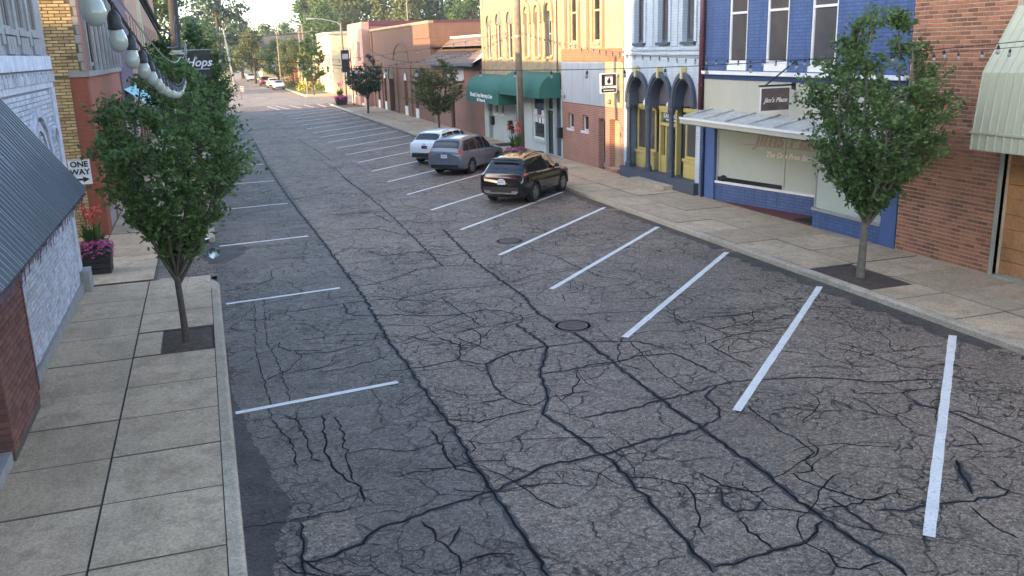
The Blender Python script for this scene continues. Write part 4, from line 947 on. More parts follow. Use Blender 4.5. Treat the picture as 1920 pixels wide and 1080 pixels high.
MB().quad((15.61,91.61,-.05),(34,91.61,-.05),(34,91.61,7.9),(15.61,91.61,7.9)).build('side_wall', mt['pink_side'], b)
z = 4.6
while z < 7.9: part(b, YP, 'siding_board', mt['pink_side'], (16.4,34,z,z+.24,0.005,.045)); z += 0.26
part(b, YP, 'corner_board', mt['pink_lit'], (15.6,16.35,-.05,8.3,0,.09)); part(b, YP, 'cornice', mt['maroon'], (16.36,34,7.92,8.35,-.2,.15))
MB().quad((15.6,91.6,8.2),(34,91.6,8.2),(34,100.5,8.2),(15.6,100.5,8.2)).build('roof', mt['roof_flat'], b)
# ---- roofs behind the low building
mt['grey_roof'] = M('dark_shingle', (0.10,0.085,0.08,1), 0.9, 0.2, 2, 12); mt['sheet_roof'] = M('blue_grey_sheet_roof', (0.30,0.38,0.46,1), 0.3, 0.1, 0.5, 10, 0.5)
b = thing('gabled_house', (33,66,0), 'dark gabled house rising behind the low brick building', 'house')
MB().box(27.5,42,64,76,-.05,7.6).build('wall', mt['trim_green'], b)
MB().add([(27.2,63.8,7.6),(42.3,63.8,7.6),(42.3,76.2,7.6),(27.2,76.2,7.6),(29.5,70,10.6),(42.3,70,10.6)], [(0,1,5,4),(2,3,4,5),(3,0,4),(1,2,5)]).build('roof', mt['grey_roof'], b)
MB().box(27.6,28.6,66,74,7.6,9.8).build('gable_end', mt['trim_green'], b); MB().box(27.2,42.3,69.9,70.1,10.55,10.75).build('ridge', mt['maroon'], b)
MB().tube([(26.9,63.4,7.9),(26.9,63.4,8.5)], .3, 12).build('dish', mt['sign_white'], b)
b = thing('sheet_roofed_shed', (24,70,0), 'blue grey sheet metal roof behind the low brick building', 'building')
MB().box(20.2,27,62,80,5.5,6.3).build('wall', mt['slate'], b)
MB().add([(20.0,61.8,6.3),(27.1,61.8,6.3),(27.1,80.2,7.3),(20.0,80.2,7.3)], [(0,1,2,3)]).build('roof', mt['sheet_roof'], b)
for k in range(6): MB().tube([(20.6+1.15*k,61.9,6.33),(20.6+1.15*k,80,7.33)], .05, 5).build('roof_seam', mt['sheet_roof'], b)
MB().tube([(19.4,60,5.5),(19.4,60,7.0)], .12, 8).build('vent_pipe', mt['galv'], b)

# ---- left side: white painted brick building with the corrugated awning
LF = Fr((FL,0,0), (0,1,0), (1,0,0))
mt['white_brick'] = M('whitewashed_brick', (0.52,0.52,0.56,1), 0.85, 0.45, 5.0, 25, rand=0.35, bmp=0.6, streak=0.45)
mt['white_mortar'] = M('whitewashed_mortar', (0.26,0.25,0.27,1), 0.9, 0.4, 5)
mt['stone_grey'] = M('grey_stone', (0.30,0.285,0.27,1), 0.85, 0.2, 4, 30, streak=0.2)
mt['red_glass'] = M('dark_red_window', (0.075,0.022,0.025,1), 0.1, 0.3, 3)
mt['red_pier'] = M('red_pier_brick', (0.17,0.07,0.052,1), 0.85, 0.5, 2, 30, rand=0.5, bmp=0.4)
mt['mortar_dark'] = M('dark_mortar', (0.09,0.075,0.065,1), 0.95, 0.2)
mt['awn_metal'] = M('grey_blue_corrugated_steel', (0.058,0.066,0.080,1), 0.4, 0.2, 1.0, 15, 0.3, 0.03)
mt['dark_wood'] = M('dark_wood', (0.035,0.03,0.032,1), 0.8, 0.4, 6)
b = thing('whitewashed_building', (FL,22.9,0), 'whitewashed brick building with grey stone upper windows at left', 'building')
H1 = 12.4
uw = [(21.15,22.1,6.0,9.2),(19.75,20.7,6.0,9.2),(18.35,19.3,6.0,9.2),(16.95,17.9,6.0,9.2),(15.5,16.45,6.0,9.2)]
m = MB(); LF.wall(m, -14, 22.95, -.05, 5.70, [(14.95,15.75,SW,2.6)], .2); m.build('lower_wall', mt['white_mortar'], b)
m = MB(); LF.wall(m, -14, 22.95, 5.70, H1, uw, .25); m.build('upper_wall', mt['stone_grey'], b)
shell(b, -18.8, FL, -14, 22.95, H1, mt['white_mortar'], '+x')
MB().box(-18.7,-8.5,13,22.90,12.3,16.3).build('rear_shade_block', mt['white_mortar'], b)  # unseen block added on top to shade the arcade building opposite
rb = thing('rear_shade_building', (-30,20,0), 'unseen building behind the alley, placed to cast shade on the tan wall', 'building')
MB().box(-44,-26.4,4,22.93,-.05,12.6).build('wall', mt['mortar_dark'] if 'mortar_dark' in mt else mt['roof_flat'], rb); MB().box(-44.2,-26.2,3.8,23.0,12.6,12.8).build('roof', mt['roof_flat'], rb)  # out of view; height set so its shadow ends partway up the tan wall
for q in uw:
    window(b, LF, *q, mt['stone_grey'], mt['red_glass'], 0.07, 0.06, 0.55, mt['stone_grey'], 0.06, mull=1)
    part(b, LF, 'stone_pier', mt['stone_grey'], (q[0]-.32,q[0]-.06,5.72,H1,0,.045))
    for dv in (.0,.28,.56): part(b, LF, 'panel_block', mt['stone_grey'], (q[0]+.05+dv,q[0]+.30+dv,5.55,5.86,0,.05))
bricks(b, LF, 15.9, 22.94, .35, 4.84, 0.30, 0.095, 0.016, mt['white_brick'], rough=0.004, depth=0.016)
part(b, LF, 'base_course', mt['stone_grey'], (15.8,22.9,SW-.05,.34,-.02,.07))
part(b, LF, 'stone_block', mt['stone_grey'], (22.55,23.05,SW-.05,.62,-.1,.22))
part(b, LF, 'corner_pilaster', mt['white_brick'], (22.45,22.93,.63,4.84,0.001,.055))
for i in range(58): part(b, LF, 'dentil', mt['white_brick'], (14.0+i*.155,14.0+i*.155+.09,4.98,5.14+.06*(i%2),.0,.09))
part(b, LF, 'cornice_band', mt['white_brick'], (13,22.94,4.85,4.97,0,.04),(13,22.94,5.24,5.52,0,.07))
for uc,rr,vv in ((20.2,1.15,3.35),(22.1,.34,3.7)):
    arch_band(MB(), LF, uc, vv, rr*.62, rr*.74, .0, .05, 16).build('arch_moulding', mt['white_brick'], b); arch_band(MB(), LF, uc, vv, rr*.86, rr, .0, .08, 16).build('arch_moulding', mt['white_brick'], b)
for i in range(5): part(b, LF, 'door_board', mt['dark_wood'], (14.96+i*.158,14.96+i*.158+.15,SW,2.58,-.12,-.08+rnd.uniform(0,.01)))
part(b, LF, 'door_jamb', mt['maroon'], (15.75,15.84,SW,2.9,-.1,.10))
part(b, LF, 'door_head', mt['dark_wood'], (14.9,15.86,2.6,2.9,-.1,.08))
PX0, PX1, PY0, PY1 = -3.55, -2.95, 12.82, 14.9
MB().box(PX0,PX1-.006,PY0+.006,PY1,SW-.05,3.2).build('pier_core', mt['mortar_dark'], b)
bricks(b, Fr((PX1-.006,0,0),(0,1,0),(1,0,0)), PY0, PY1, SW+.12, 3.1, 0.3, 0.097, 0.014, mt['red_pier'], nmax=160)
bricks(b, Fr((0,PY0+.006,0),(1,0,0),(0,-1,0)), PX0, PX1, SW+.12, 3.1, 0.3, 0.097, 0.014, mt['red_pier'], nmax=80)
MB().box(-3.6,-2.98,10.6,12.78,SW-.02,.30).build('door_step', mt['stone_grey'], b)
MB().box(-3.6,-3.25,9.2,12.8,.42,2.9).build('shop_window_frame', mt['dark_wood'], b)
aw = thing('corrugated_awning', (-2.6,16.1,3.3), 'grey blue corrugated metal awning over the left pavement', 'awning')
e0 = Vector((-2.0,0,3.32)); t0 = Vector((-3.16,0,5.02)); sl = (t0-e0); ln = sl.length; nd = Vector((-sl.z,0,sl.x)).normalized()
if nd.z < 0: nd = -nd
yy = 16.17
while yy > 5.0:
    y1 = yy-1.02; m = MB(); n = 34; A = []
    for i in range(n+1):
        y = yy-(yy-y1)*i/n; h = (0.045 if (i % 6) in (1,2) else 0.0)
        A.append((e0+nd*h+Vector((0,y,0)), t0+nd*h+Vector((0,y,0))))
    for (a,c),(d_,e) in zip(A, A[1:]): m.quad(a, d_, e, c)
    for (a,c),(d_,e) in zip(A, A[1:]): m.quad(a-nd*.004, c-nd*.004, e-nd*.004, d_-nd*.004)
    m.build('sheet', mt['awn_metal'], aw); yy = y1+0.03
m = MB(); m.tube([e0+Vector((0,16.19,.01)), t0+Vector((0,16.19,.01))], .03, 6); m.build('verge_trim', mt['sign_black'], aw)
MB().tube([e0+Vector((-.03,16.15,-.03)), e0+Vector((-.03,5.1,-.03))], .03, 6).build('eaves_rail', mt['dark_wood'], aw)
for y in (16.0,14.6,13.2,11.8,10.4,9.0,7.6):
    MB().tube([e0+Vector((0,y,-.06)), t0+Vector((0,y,-.06))], .035, 5).build('rafter', mt['dark_wood'], aw)
    MB().tube([e0+Vector((-.05,y,-.08)), (FL+.02,y,3.0)], .03, 5).build('strut', mt['dark_wood'], aw)
m = MB(); y = 16.1
while y > 5.2:
    dd = rnd.uniform(.10,.26); m.add([(-2.05,y,3.30),(-2.05,y-.09,3.30),(-2.06,y-.085+rnd.uniform(-.02,.02),3.3-dd),(-2.06,y-.01,3.3-dd*.9)], [(0,1,2,3)]); y -= .095
mt['valance'] = M('fringe_underside_shade', (0.07,0.04,0.055,1), 0.9, 0.5, 5); tag(m.build('shade_fringe', mt['valance'], aw), kind='stuff')  # dark fringe; its colour stands in for the shaded underside and rafters

# ---- left side: tan brick corner building with orange shop front
mt['tan_brick'] = M('tan_brick', (0.50,0.35,0.16,1), 0.85, 0.5, 2.5, 30, rand=0.6, bmp=0.4)
mt['tan_mortar'] = M('tan_mortar', (0.15,0.115,0.07,1), 0.95, 0.3)
mt['orange_x'] = brickmat('orange_brick_shaded', (0.32,0.08,0.042,1), (0.36,0.10,0.055,1), (0.25,0.09,0.055,1), 'x', 0.3, 0.06, 0.012, 0.15)  # same orange brick, darkened in colour for the shaded side of the pier
mt['orange_y'] = brickmat('orange_brick_lit', (0.40,0.125,0.07,1), (0.44,0.15,0.085,1), (0.36,0.15,0.10,1), 'y', 0.3, 0.08, 0.008, 0.15)  # same orange brick, lighter in colour for the lit street face
b = thing('tan_corner_building', (FL,30,0), 'tan brick corner building with orange brick shop front across the alley', 'building')
SFm = Fr((0,30.0,0), (1,0,0), (0,-1,0)); H2 = 10.0
m = MB(); SFm.wall(m, -19, -3.66, -.05, H2); m.build('alley_wall', mt['tan_mortar'], b)
MB().quad((-3.66,30.0,4.94),(-3.37,30.0,4.94),(-3.37,30.0,H2),(-3.66,30.0,H2)).build('wall_corner', mt['tan_mortar'], b)
bricks(b, SFm, -5.4, -3.67, .15, 4.92, 0.318, 0.093, 0.018, mt['tan_brick'], nmax=180, rough=0.004, depth=0.018, key=lambda q: (-q[0], q[2]))
bricks(b, SFm, -5.4, -3.37, 4.985, 8.4, 0.318, 0.093, 0.018, mt['tan_brick'], nmax=120, rough=0.004, depth=0.018, key=lambda q: (-q[0], q[2]))
MB().box(-19,FL-.45,30.02,42,H2-.3,H2).build('roof', mt['roof_flat'], b)
MB().quad((-19,42,-.05),(FL,42,-.05),(FL,42,H2),(-19,42,H2)).build('rear_wall', mt['tan_mortar'], b); MB().quad((-19,30,-.05),(-19,42,-.05),(-19,42,H2),(-19,30,H2)).build('rear_wall', mt['tan_mortar'], b)
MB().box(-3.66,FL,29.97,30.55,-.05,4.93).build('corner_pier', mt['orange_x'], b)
MB().box(FL-.44,FL-.001,29.99,30.0,4.93,H2).build('wall_return', mt['tan_mortar'], b)
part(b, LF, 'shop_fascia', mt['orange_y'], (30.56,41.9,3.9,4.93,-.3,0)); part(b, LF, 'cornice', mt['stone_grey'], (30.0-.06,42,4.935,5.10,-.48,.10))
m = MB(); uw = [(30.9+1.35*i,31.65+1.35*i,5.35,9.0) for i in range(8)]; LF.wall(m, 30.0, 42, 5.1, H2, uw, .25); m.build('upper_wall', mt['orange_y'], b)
for i,q in enumerate(uw):
    window(b, LF, *q, mt['stone_grey'], mt['glass_dark'], .2, .06, .5, mt['stone_grey'], .08)
    part(b, LF, 'stone_mullion', mt['stone_grey'], (q[0]-.22,q[0]-.02,5.1,9.6,0,.10))
    MB().lathe([(.1,0),(.08,.1),(.075,3.6),(.11,3.75)], (FL+.1,q[1]+.3,5.12), 8).build('colonnette', mt['stone_grey'], b)
k = 0; z = 5.12
while z < 9.9: part(b, SFm, 'corner_quoin', mt['stone_grey'], (-3.36 if k%2 else -3.3,-3.205,z,z+.24,.012,.035)); z += .26; k += 1
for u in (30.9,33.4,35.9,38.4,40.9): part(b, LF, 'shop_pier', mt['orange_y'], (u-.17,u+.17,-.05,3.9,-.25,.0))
for u0,u1 in ((31.07,33.23),(33.57,35.73),(36.07,38.23),(38.57,40.73)):
    part(b, LF, 'stall_riser', mt['stone_grey'], (u0,u1,-.05,.6,-.25,-.04)); window(b, LF, u0, u1, .6, 3.88, mt['old_red'], mt['glass_dark'], .2, .09, .7, None, mull=2, name='shop_window')
# ---- the rest of the left row
mt['striped'] = M('pink_white_boards', (0.56,0.50,0.54,1), 0.7, 0.12, 1); mt['stripe_dk'] = M('mauve_batten', (0.20,0.14,0.19,1), 0.7)
HB = 10.0
b = thing('boarded_building', (FL,42,0), 'mauve and white boarded building beyond the tan corner building', 'building')
m = MB(); LF.wall(m, 42.05, 50, -.05, HB, [(43.5,48.5,.6,2.9)], .2); m.build('front_wall', mt['striped'], b); shell(b, -18, FL, 42.05, 50, HB, mt['striped'], '+x')
for i in range(26): part(b, LF, 'batten', mt['stripe_dk'], (42.1+i*.3,42.2+i*.3,3.9,HB-.1,0,.07))
window(b, LF, 43.5, 48.5, .6, 2.9, mt['white'], mt['glass_dark'], .15, .08, 0, None, mull=2, name='shop_window')
aw = thing('teal_awning', (FL,46,2.9), 'teal shop awning on the left behind the leafy tree', 'awning')
mt['teal_cloth'] = M('teal_canvas', (0.25,0.55,0.56,1), 0.8)
MB().add([(FL+.02,42.4,4.2),(FL+1.3,42.4,3.2),(FL+1.3,49.6,3.2),(FL+.02,49.6,4.2)], [(0,1,2,3)]).build('canopy', mt['teal_cloth'], aw); MB().box(FL+1.29,FL+1.32,42.4,49.6,2.95,3.2).build('valance', mt['teal_cloth'], aw)
for nm,y0,y1,hh,mat,lab in (('row_building',50.1,60.5,10.5,'red_brick','red brick row building on the left beyond the boarded one'),('row_building',60.6,66.5,10.9,'tan_wall','pale row building on the left halfway to the crossing'),('row_building',66.6,88,12.5,'brick_brown','brown brick row building on the left by the crossing')):
    b = thing(nm, (FL,y0,0), lab, 'building', 'row buildings on the left')
    n = int((y1-y0)/2.2); uw = [(y0+.7+i*2.2,y0+1.7+i*2.2,5.2,7.6) for i in range(n)]; gw = [(y0+.5+i*2.2,y0+2.2+i*2.2,.6,2.9) for i in range(n)]
    m = MB(); LF.wall(m, y0, y1, -.05, hh, uw+gw, .2); m.build('front_wall', mt[mat], b); shell(b, -18, FL, y0, y1, hh, mt[mat], '+x')
    for q in uw: window(b, LF, *q, mt['white'], sill=mt['stone_grey'])
    for q in gw: window(b, LF, *q, mt['dark_wood'], name='shop_window')
    part(b, LF, 'cornice', mt['stone_grey'], (y0,y1,hh,hh+.2,-.3,.15))
# ---------------------------------------------------------------- trees
def leaf(m, p, nrm, size, r, long=1.9):
    a = nrm.orthogonal().normalized(); a.rotate(Matrix.Rotation(r.uniform(0,6.28), 3, nrm)); c = nrm.cross(a)
    h = size*long/2; wv = size/2; f = nrm*size*0.16
    m.add([p-a*h, p+c*wv-f*0.2, p+a*h, p-c*wv-f*0.2, p+f], [(0,1,4),(1,2,4),(2,3,4),(3,0,4)])
def street_tree(name, base, trunk_h, r0, env, zlo, zhi, nlimb, nleaf, lsize, leafm, barkm, label, seed, lean=(0,0), nsub=16, centre=None, group=None):
    r = random.Random(seed); t = thing(name, base, label, 'tree', group); B = Vector(base)
    tr = MB(); fk = Vector((lean[0]*0.6, lean[1]*0.6, trunk_h)); cx = Vector((lean[0], lean[1], 0)) if centre is None else Vector((centre[0], centre[1], 0))
    tr.tube([(0,0,-.06),(lean[0]*.05,0,.05),(lean[0]*.25,lean[1]*.2,trunk_h*.5),fk], [r0*1.5,r0*1.12,r0*.95,r0*.9], 10)
    tr.build('trunk', barkm, t, world=False, smooth=True)
    lim = MB(); tips = []
    for k in range(nlimb):
        a = 2*math.pi*(k+r.uniform(-.3,.3))/nlimb; zt = r.uniform(0.55,1.0) if k else 1.0; z1 = zlo+(zhi-zlo)*zt; rr = env(zt*0.92)*r.uniform(.45,.85)
        end = cx + Vector((math.cos(a)*rr, math.sin(a)*rr, z1-.15)); pts = []; n = 9
        start = fk + Vector((0,0,-r.uniform(0,trunk_h*.22)))
        for i in range(n+1):
            s = i/n; q = start.lerp(end, s); bow = math.sin(math.pi*s)*0.10*(end-start).length
            q += Vector((math.cos(a),math.sin(a),0))*bow + Vector((r.gauss(0,.02),r.gauss(0,.02),0)); pts.append(q)
        lim.tube(pts, [r0*.48*(1-.82*i/n)+.006 for i in range(n+1)], 6, cap=False)
        for j in range(nsub):
            s = r.uniform(.12,.98); i = min(int(s*n), n-1); q = pts[i].lerp(pts[i+1], s*n-i); a2 = a+r.gauss(0,1.1); tz = (q.z-zlo)/(zhi-zlo)
            ln = max(.25, env(min(max(tz,0.03),1))*r.uniform(.35,1.0)); e = q + Vector((math.cos(a2)*ln, math.sin(a2)*ln, ln*r.uniform(.05,.65)))
            rad = Vector((e.x-cx.x, e.y-cx.y)).length; tz2 = min(max((e.z-zlo)/(zhi-zlo),0.0),1.0); mx = env(tz2)*r.uniform(.70,1.16)
            if rad > mx and rad > 0: e.x = cx.x+(e.x-cx.x)*mx/rad; e.y = cx.y+(e.y-cx.y)*mx/rad
            e.z = min(max(e.z, zlo-.05), zhi); mid = q.lerp(e, .5)+Vector((0,0,-.03)); lim.tube([q,mid,e], [.014,.009,.004], 4, cap=False); tips.append((q,mid,e))
    lim.build('branches', barkm, t, world=False, smooth=True)
    fo = MB()
    for i in range(nleaf):
        q, mid, e = r.choice(tips); s = r.uniform(.15,1.08); p = q.lerp(e, s)+Vector((r.gauss(0,.085),r.gauss(0,.085),r.gauss(0,.075)))
        nn = Vector((r.gauss(0,.6),r.gauss(0,.6),r.uniform(.2,1))).normalized(); leaf(fo, p, nn, lsize*r.uniform(.7,1.3), r)
    tag(fo.build('crown', leafm, t, world=False), kind='stuff')
    return t
def env_vase(w, lo=.45, pk=.45):
    def f(t): return w*(lo+(1-lo)*math.sin(min(t/pk,1)*math.pi/2)) if t < pk else w*math.cos((t-pk)/(1-pk)*math.pi/2)**0.75+0.06
    return f
street_tree('street_tree', (-0.80,17.55,SW-.02), 1.35, .062, env_vase(1.36,.20,.45), 2.08, 5.35, 11, 12500, .062, mt['leaf_dark'], mt['bark'], 'leafy dark green street tree in the left pavement near the camera', 4, (-.05,0), 20, (.16,0))
street_tree('street_tree', (13.72,16.1,SW-.02), 1.45, .085, env_vase(1.55,.25,.45), 1.75, 5.95, 12, 14000, .066, mt['leaf_dark'], mt['bark_r'], 'leafy green street tree in front of the blue shop', 9, (.05,0), 20, (.05,0))
street_tree('street_tree', (-0.85,36.5,SW), 1.9, .09, env_vase(1.7,.4,.45), 2.2, 6.6, 9, 8000, .085, mt['leaf_mid'], mt['bark'], 'lighter green street tree behind the dark wooden pole on the left', 12, (.1,0), 16, (.35,0))
street_tree('street_tree', (0.15-.7,47.0,SW), 1.6, .08, env_vase(1.5,.45,.5), 1.4, 4.6, 8, 5000, .09, mt['leaf_mid'], mt['bark'], 'small street tree on the left, beyond the lighter green one', 15, (.3,0), 14, (.9,0))
street_tree('street_tree', (13.9,55.3,SW), 1.5, .07, env_vase(2.0,.5,.4), 1.6, 4.75, 8, 5200, .085, mt['leaf_olive'], mt['bark'], 'small round street tree in front of the low brick building', 18, (0,0), 14)
street_tree('street_tree', (13.9,81.0,SW), 1.5, .09, env_vase(1.75,.5,.4), 1.4, 5.05, 8, 5000, .10, mt['leaf_blue'], mt['bark'], 'round street tree in front of the brown hall near the crossing', 21, (.1,0), 14)
street_tree('street_tree', (14.1,123.5,SW), 1.3, .10, env_vase(2.0,.6,.4), 1.2, 8.2, 8, 5000, .14, mt['leaf_mid'], mt['bark'], 'narrow upright tree across the crossing beside the cream building', 24, (.1,0), 14)

def big_tree_mesh(seed, n, ls, leafm, shape):
    r = random.Random(seed); fo = MB(); tr = MB(); lobes = []
    for k in range(shape.get('lobes', 26)):
        z = r.uniform(shape['lo'], .97); a = r.uniform(0,6.28); rad = shape['env'](z)*r.uniform(.25,.80)
        lobes.append((Vector((math.cos(a)*rad, math.sin(a)*rad, z)), r.uniform(.07,.13)*shape.get('ls',1)))
    tr.tube([(0,0,-.02),(0.005,0,.2),(0,.01,.5),(0,0,.85)], [.030,.020,.014,.005], 7)
    for c,_ in lobes:
        if r.random() < .6: tr.tube([(0,0,max(.12,c.z-.28)), (c.x*.5,c.y*.5,c.z-.09), c], [.010,.006,.002], 4, cap=False)
    for i in range(n):
        c, lr = r.choice(lobes); d = Vector((r.gauss(0,1),r.gauss(0,1),r.gauss(0,1))).normalized(); p = c+Vector((d.x*1.25,d.y*1.25,d.z*.8))*lr*(r.random()**.4)*1.15
        leaf(fo, p, (d+Vector((0,0,.7))+Vector((r.gauss(0,.5),r.gauss(0,.5),r.gauss(0,.5)))).normalized(), ls*r.uniform(.6,1.4), r, 1.4)
    return tr.mesh('trunk', mt['bark'], True), fo.mesh('crown', leafm)
KINDS = {
 'dome': dict(lo=.25, env=lambda z: .40*math.sin(min(1,(z-.1)/.35)*1.57)*(1 if z < .5 else math.cos((z-.5)/.52*1.5)), lobes=34),
 'tall': dict(lo=.18, env=lambda z: .27*(1.0 if z < .5 else math.cos((z-.5)/.52*1.5))+.02, lobes=34, ls=.8),
 'cone': dict(lo=.08, env=lambda z: .24*(1.02-z)+.02, lobes=40, ls=.62),
}
BIG = [big_tree_mesh(31,5200,.024,mt['leaf_mid'],KINDS['dome']), big_tree_mesh(32,5200,.022,mt['leaf_blue'],KINDS['tall']), big_tree_mesh(33,5200,.022,mt['leaf_blue'],KINDS['cone']),
       big_tree_mesh(34,5200,.024,mt['leaf_olive'],KINDS['dome']), big_tree_mesh(35,5200,.022,mt['leaf_mid'],KINDS['tall'])]
def big_tree(px, Y, h, k, label, wide=1.0, z0=0.0):
    p = at_depth(px, 110, Y); t = thing('broadleaf_tree' if k != 2 else 'conifer_tree', (p.x, Y, z0), label, 'tree', 'trees beyond the crossing', rz=px*0.37)
    t.scale = (h*wide, h*wide, h)
    for me, nm in zip(BIG[k], ('trunk','crown')):
        o = bpy.data.objects.new(nm, me); COL.objects.link(o); o.parent = t
        if nm == 'crown': o['kind'] = 'stuff'
    return t
BT = [
 (415,205,24,1,'tallest dark tree left of the far street, its top out of the picture',1.05),(385,170,11,0,'rounded tree just right of the dark wooden pole',1.0),
 (452,235,15.5,1,'blue green tree right of the tallest dark tree',1.0),(505,260,13.5,0,'round crowned tree in the gap of sky over the far street',1.15),(540,300,15,0,'far hazy tree right of the gap of sky',1.1),
 (475,190,10.5,3,'yellow green tree over the far street behind the parked cars',1.0),(585,255,22,4,'tall tree rising over the street lamp on the right',1.05),(610,200,15.5,0,'mid green tree left of the pink building',1.0),
 (640,235,22,3,'olive tree high behind the left end of the pink building',1.1),(675,220,21.5,3,'olive tree above the pink building roof',1.1),(715,240,23,0,'green tree above the middle of the pink building',1.05),
 (750,200,20,3,'olive tree above the brown hall roof block',1.1),(790,230,22.5,4,'tall green tree above the sheet roofed shed',1.1),(832,200,19,1,'blue green tree left of the dark gabled house',1.15),
 (865,215,21,1,'blue green tree above the dark gabled house',1.0),(895,190,19.5,0,'green tree against the tan building corner',1.0),(520,175,8.0,0,'short round tree beside the red parked car',1.1),
 (546,168,8.2,3,'bushy tree in front of the cream building end',1.0),(470,215,8.5,3,'light green tree behind the pale blue car',1.0),(360,150,11.5,1,'dark tree on the left behind the hanging banner',1.0),
 (300,140,17,0,'large tree on the far left behind the light string',1.1),(438,320,16,2,'dark conifer at the end of the far street',1.0),(402,330,15,2,'dark pointed conifer left of the far street end',1.0),
 (462,400,17,1,'distant tree closing the view down the street',1.4),(430,420,15,0,'pale distant tree at the very end of the street',1.5),(590,150,6.5,0,'low tree in front of the cream building',1.0),
]
for (px,Y,h,k,lab,wd) in BT: big_tree(px, Y, h, k, lab, wd)
def bush(name, loc, rx, rz_, n, ls, mats, label, cat='shrub', seed=1):
    r = random.Random(seed); t = thing(name, loc, label, cat); m = MB(); fl = MB()
    for i in range(n):
        d = Vector((r.gauss(0,1),r.gauss(0,1),abs(r.gauss(0,1)))).normalized(); p = Vector((d.x*rx,d.y*rx,d.z*rz_))*(r.random()**.3)
        leaf(m if r.random() < .7 or len(mats) < 2 else fl, p, (d+Vector((0,0,.5))).normalized(), ls*r.uniform(.6,1.4), r, 1.3)
    tag(m.build('foliage', mats[0], t, world=False), kind='stuff')
    if fl.v: tag(fl.build('blossom', mats[1], t, world=False), kind='stuff')
    return t
for i,(px,Y,rx,rz_,ms,lab) in enumerate(((575,140,1.7,1.5,('leaf_olive','yellow_petal'),'yellow flowering bush by the stop sign'),(600,141,2.0,1.5,('leaf_olive','yellow_petal'),'yellow flowering bush right of the stop sign'),
    (548,158,2.2,2.4,('leaf_olive',),'grey green bush behind the white parked cars'),(428,190,1.6,4.0,('leaf_mid','white_petal'),'white flowering bush at the left of the far street'),(615,137,1.8,1.4,('leaf_mid',),'low green hedge plant by the far corner'),(640,133,1.7,1.6,('leaf_mid',),'low green shrub behind the far planter'))):
    p = at_depth(px,170,Y); bush('flowering_bush', (p.x,Y,.1), rx, rz_, 900, .2, [mt[q] for q in ms], lab, 'shrub', 50+i)

# ---------------------------------------------------------------- planters
def planter(loc, w, h, label, seed, canna='red_petal', plants=True, rz=0.0, sc=1.0):
    r = random.Random(seed); t = thing('flower_planter', loc, label, 'planter', rz=rz)
    m = MB(); a, c = w/2, w/2*1.12
    for k in range(4):
        z0 = h*k/4; z1 = h*(k+1)/4-.015; f0 = a+(c-a)*k/4
        m.add([(-f0,-f0,z0),(f0,-f0,z0),(f0,f0,z0),(-f0,f0,z0),(-f0-.01,-f0-.01,z1),(f0+.01,-f0-.01,z1),(f0+.01,f0+.01,z1),(-f0-.01,f0+.01,z1)], [(0,1,5,4),(1,2,6,5),(2,3,7,6),(3,0,4,7),(4,5,6,7),(3,2,1,0)])
    m.box(-c-.03,c+.03,-c-.03,c+.03,h-.02,h+.03); m.build('tub', mt['dark_wood'], t, world=False)
    lf, p1, p2, cn = MB(), MB(), MB(), MB()
    for i in range(650):
        d = Vector((r.uniform(-1,1),r.uniform(-1,1),0))*c*1.15; e = max(abs(d.x),abs(d.y))/c
        p = Vector((d.x,d.y,h+.05+.18*(1-e)+r.uniform(0,.10)-(.22*r.random() if e > .95 else 0)))
        tgt = lf if i % 3 == 0 else (p1 if (p.x+p.y) < r.gauss(0,.15) else p2)
        leaf(tgt, p, Vector((d.x,d.y,.35+r.random())).normalized(), .070*r.uniform(.8,1.3)*sc, r, 1.1)
    for i in range(26):                                  # broad upright leaves
        a_ = r.uniform(0,6.28); b0 = Vector((r.gauss(0,.08),r.gauss(0,.08),h)); hh = r.uniform(.35,.75)*sc; dv = Vector((math.cos(a_),math.sin(a_),0)); sd = Vector((-dv.y,dv.x,0))*.06*sc
        q1 = b0+dv*.12*sc+Vector((0,0,hh*.6)); q2 = b0+dv*.30*sc+Vector((0,0,hh))
        lf.add([b0,q1-sd,q2,q1+sd], [(0,1,2,3)])
    for i in range(6):
        b0 = Vector((r.gauss(0,.10),r.gauss(0,.10),h)); tp = b0+Vector((r.gauss(0,.06),r.gauss(0,.06),r.uniform(.75,1.05)*sc)); lf.tube([b0,tp], .008, 4)
        for j in range(16): leaf(cn, tp+Vector((r.gauss(0,.05),r.gauss(0,.05),r.gauss(0,.07)))*sc, Vector((r.gauss(0,1),r.gauss(0,1),r.random())).normalized(), .06*sc, r, 1.3)
    tag(lf.build('leaves', mt['leaf_mid'], t, world=False), kind='stuff'); tag(p1.build('pink_blossom', mt['pink'], t, world=False), kind='stuff')
    tag(p2.build('magenta_blossom', mt['magenta'], t, world=False), kind='stuff'); tag(cn.build('tall_blossom', mt[canna], t, world=False), kind='stuff')
    return t
planter((-3.02,24.62,.13), .66, .62, 'black tub of pink petunias and red cannas at the alley mouth', 71)
planter((-0.62,31.2,SW), .6, .55, 'tub of pink flowers behind the near tree, by the dark wooden pole', 72)
planter((13.85,40.3,SW), .78, .5, 'tub of pink flowers behind the black car on the right pavement', 73, sc=1.25)
planter((13.9,97.5,SW), 1.1, .7, 'tub of flowers at the far corner by the crossing', 74, 'pink', sc=1.5)

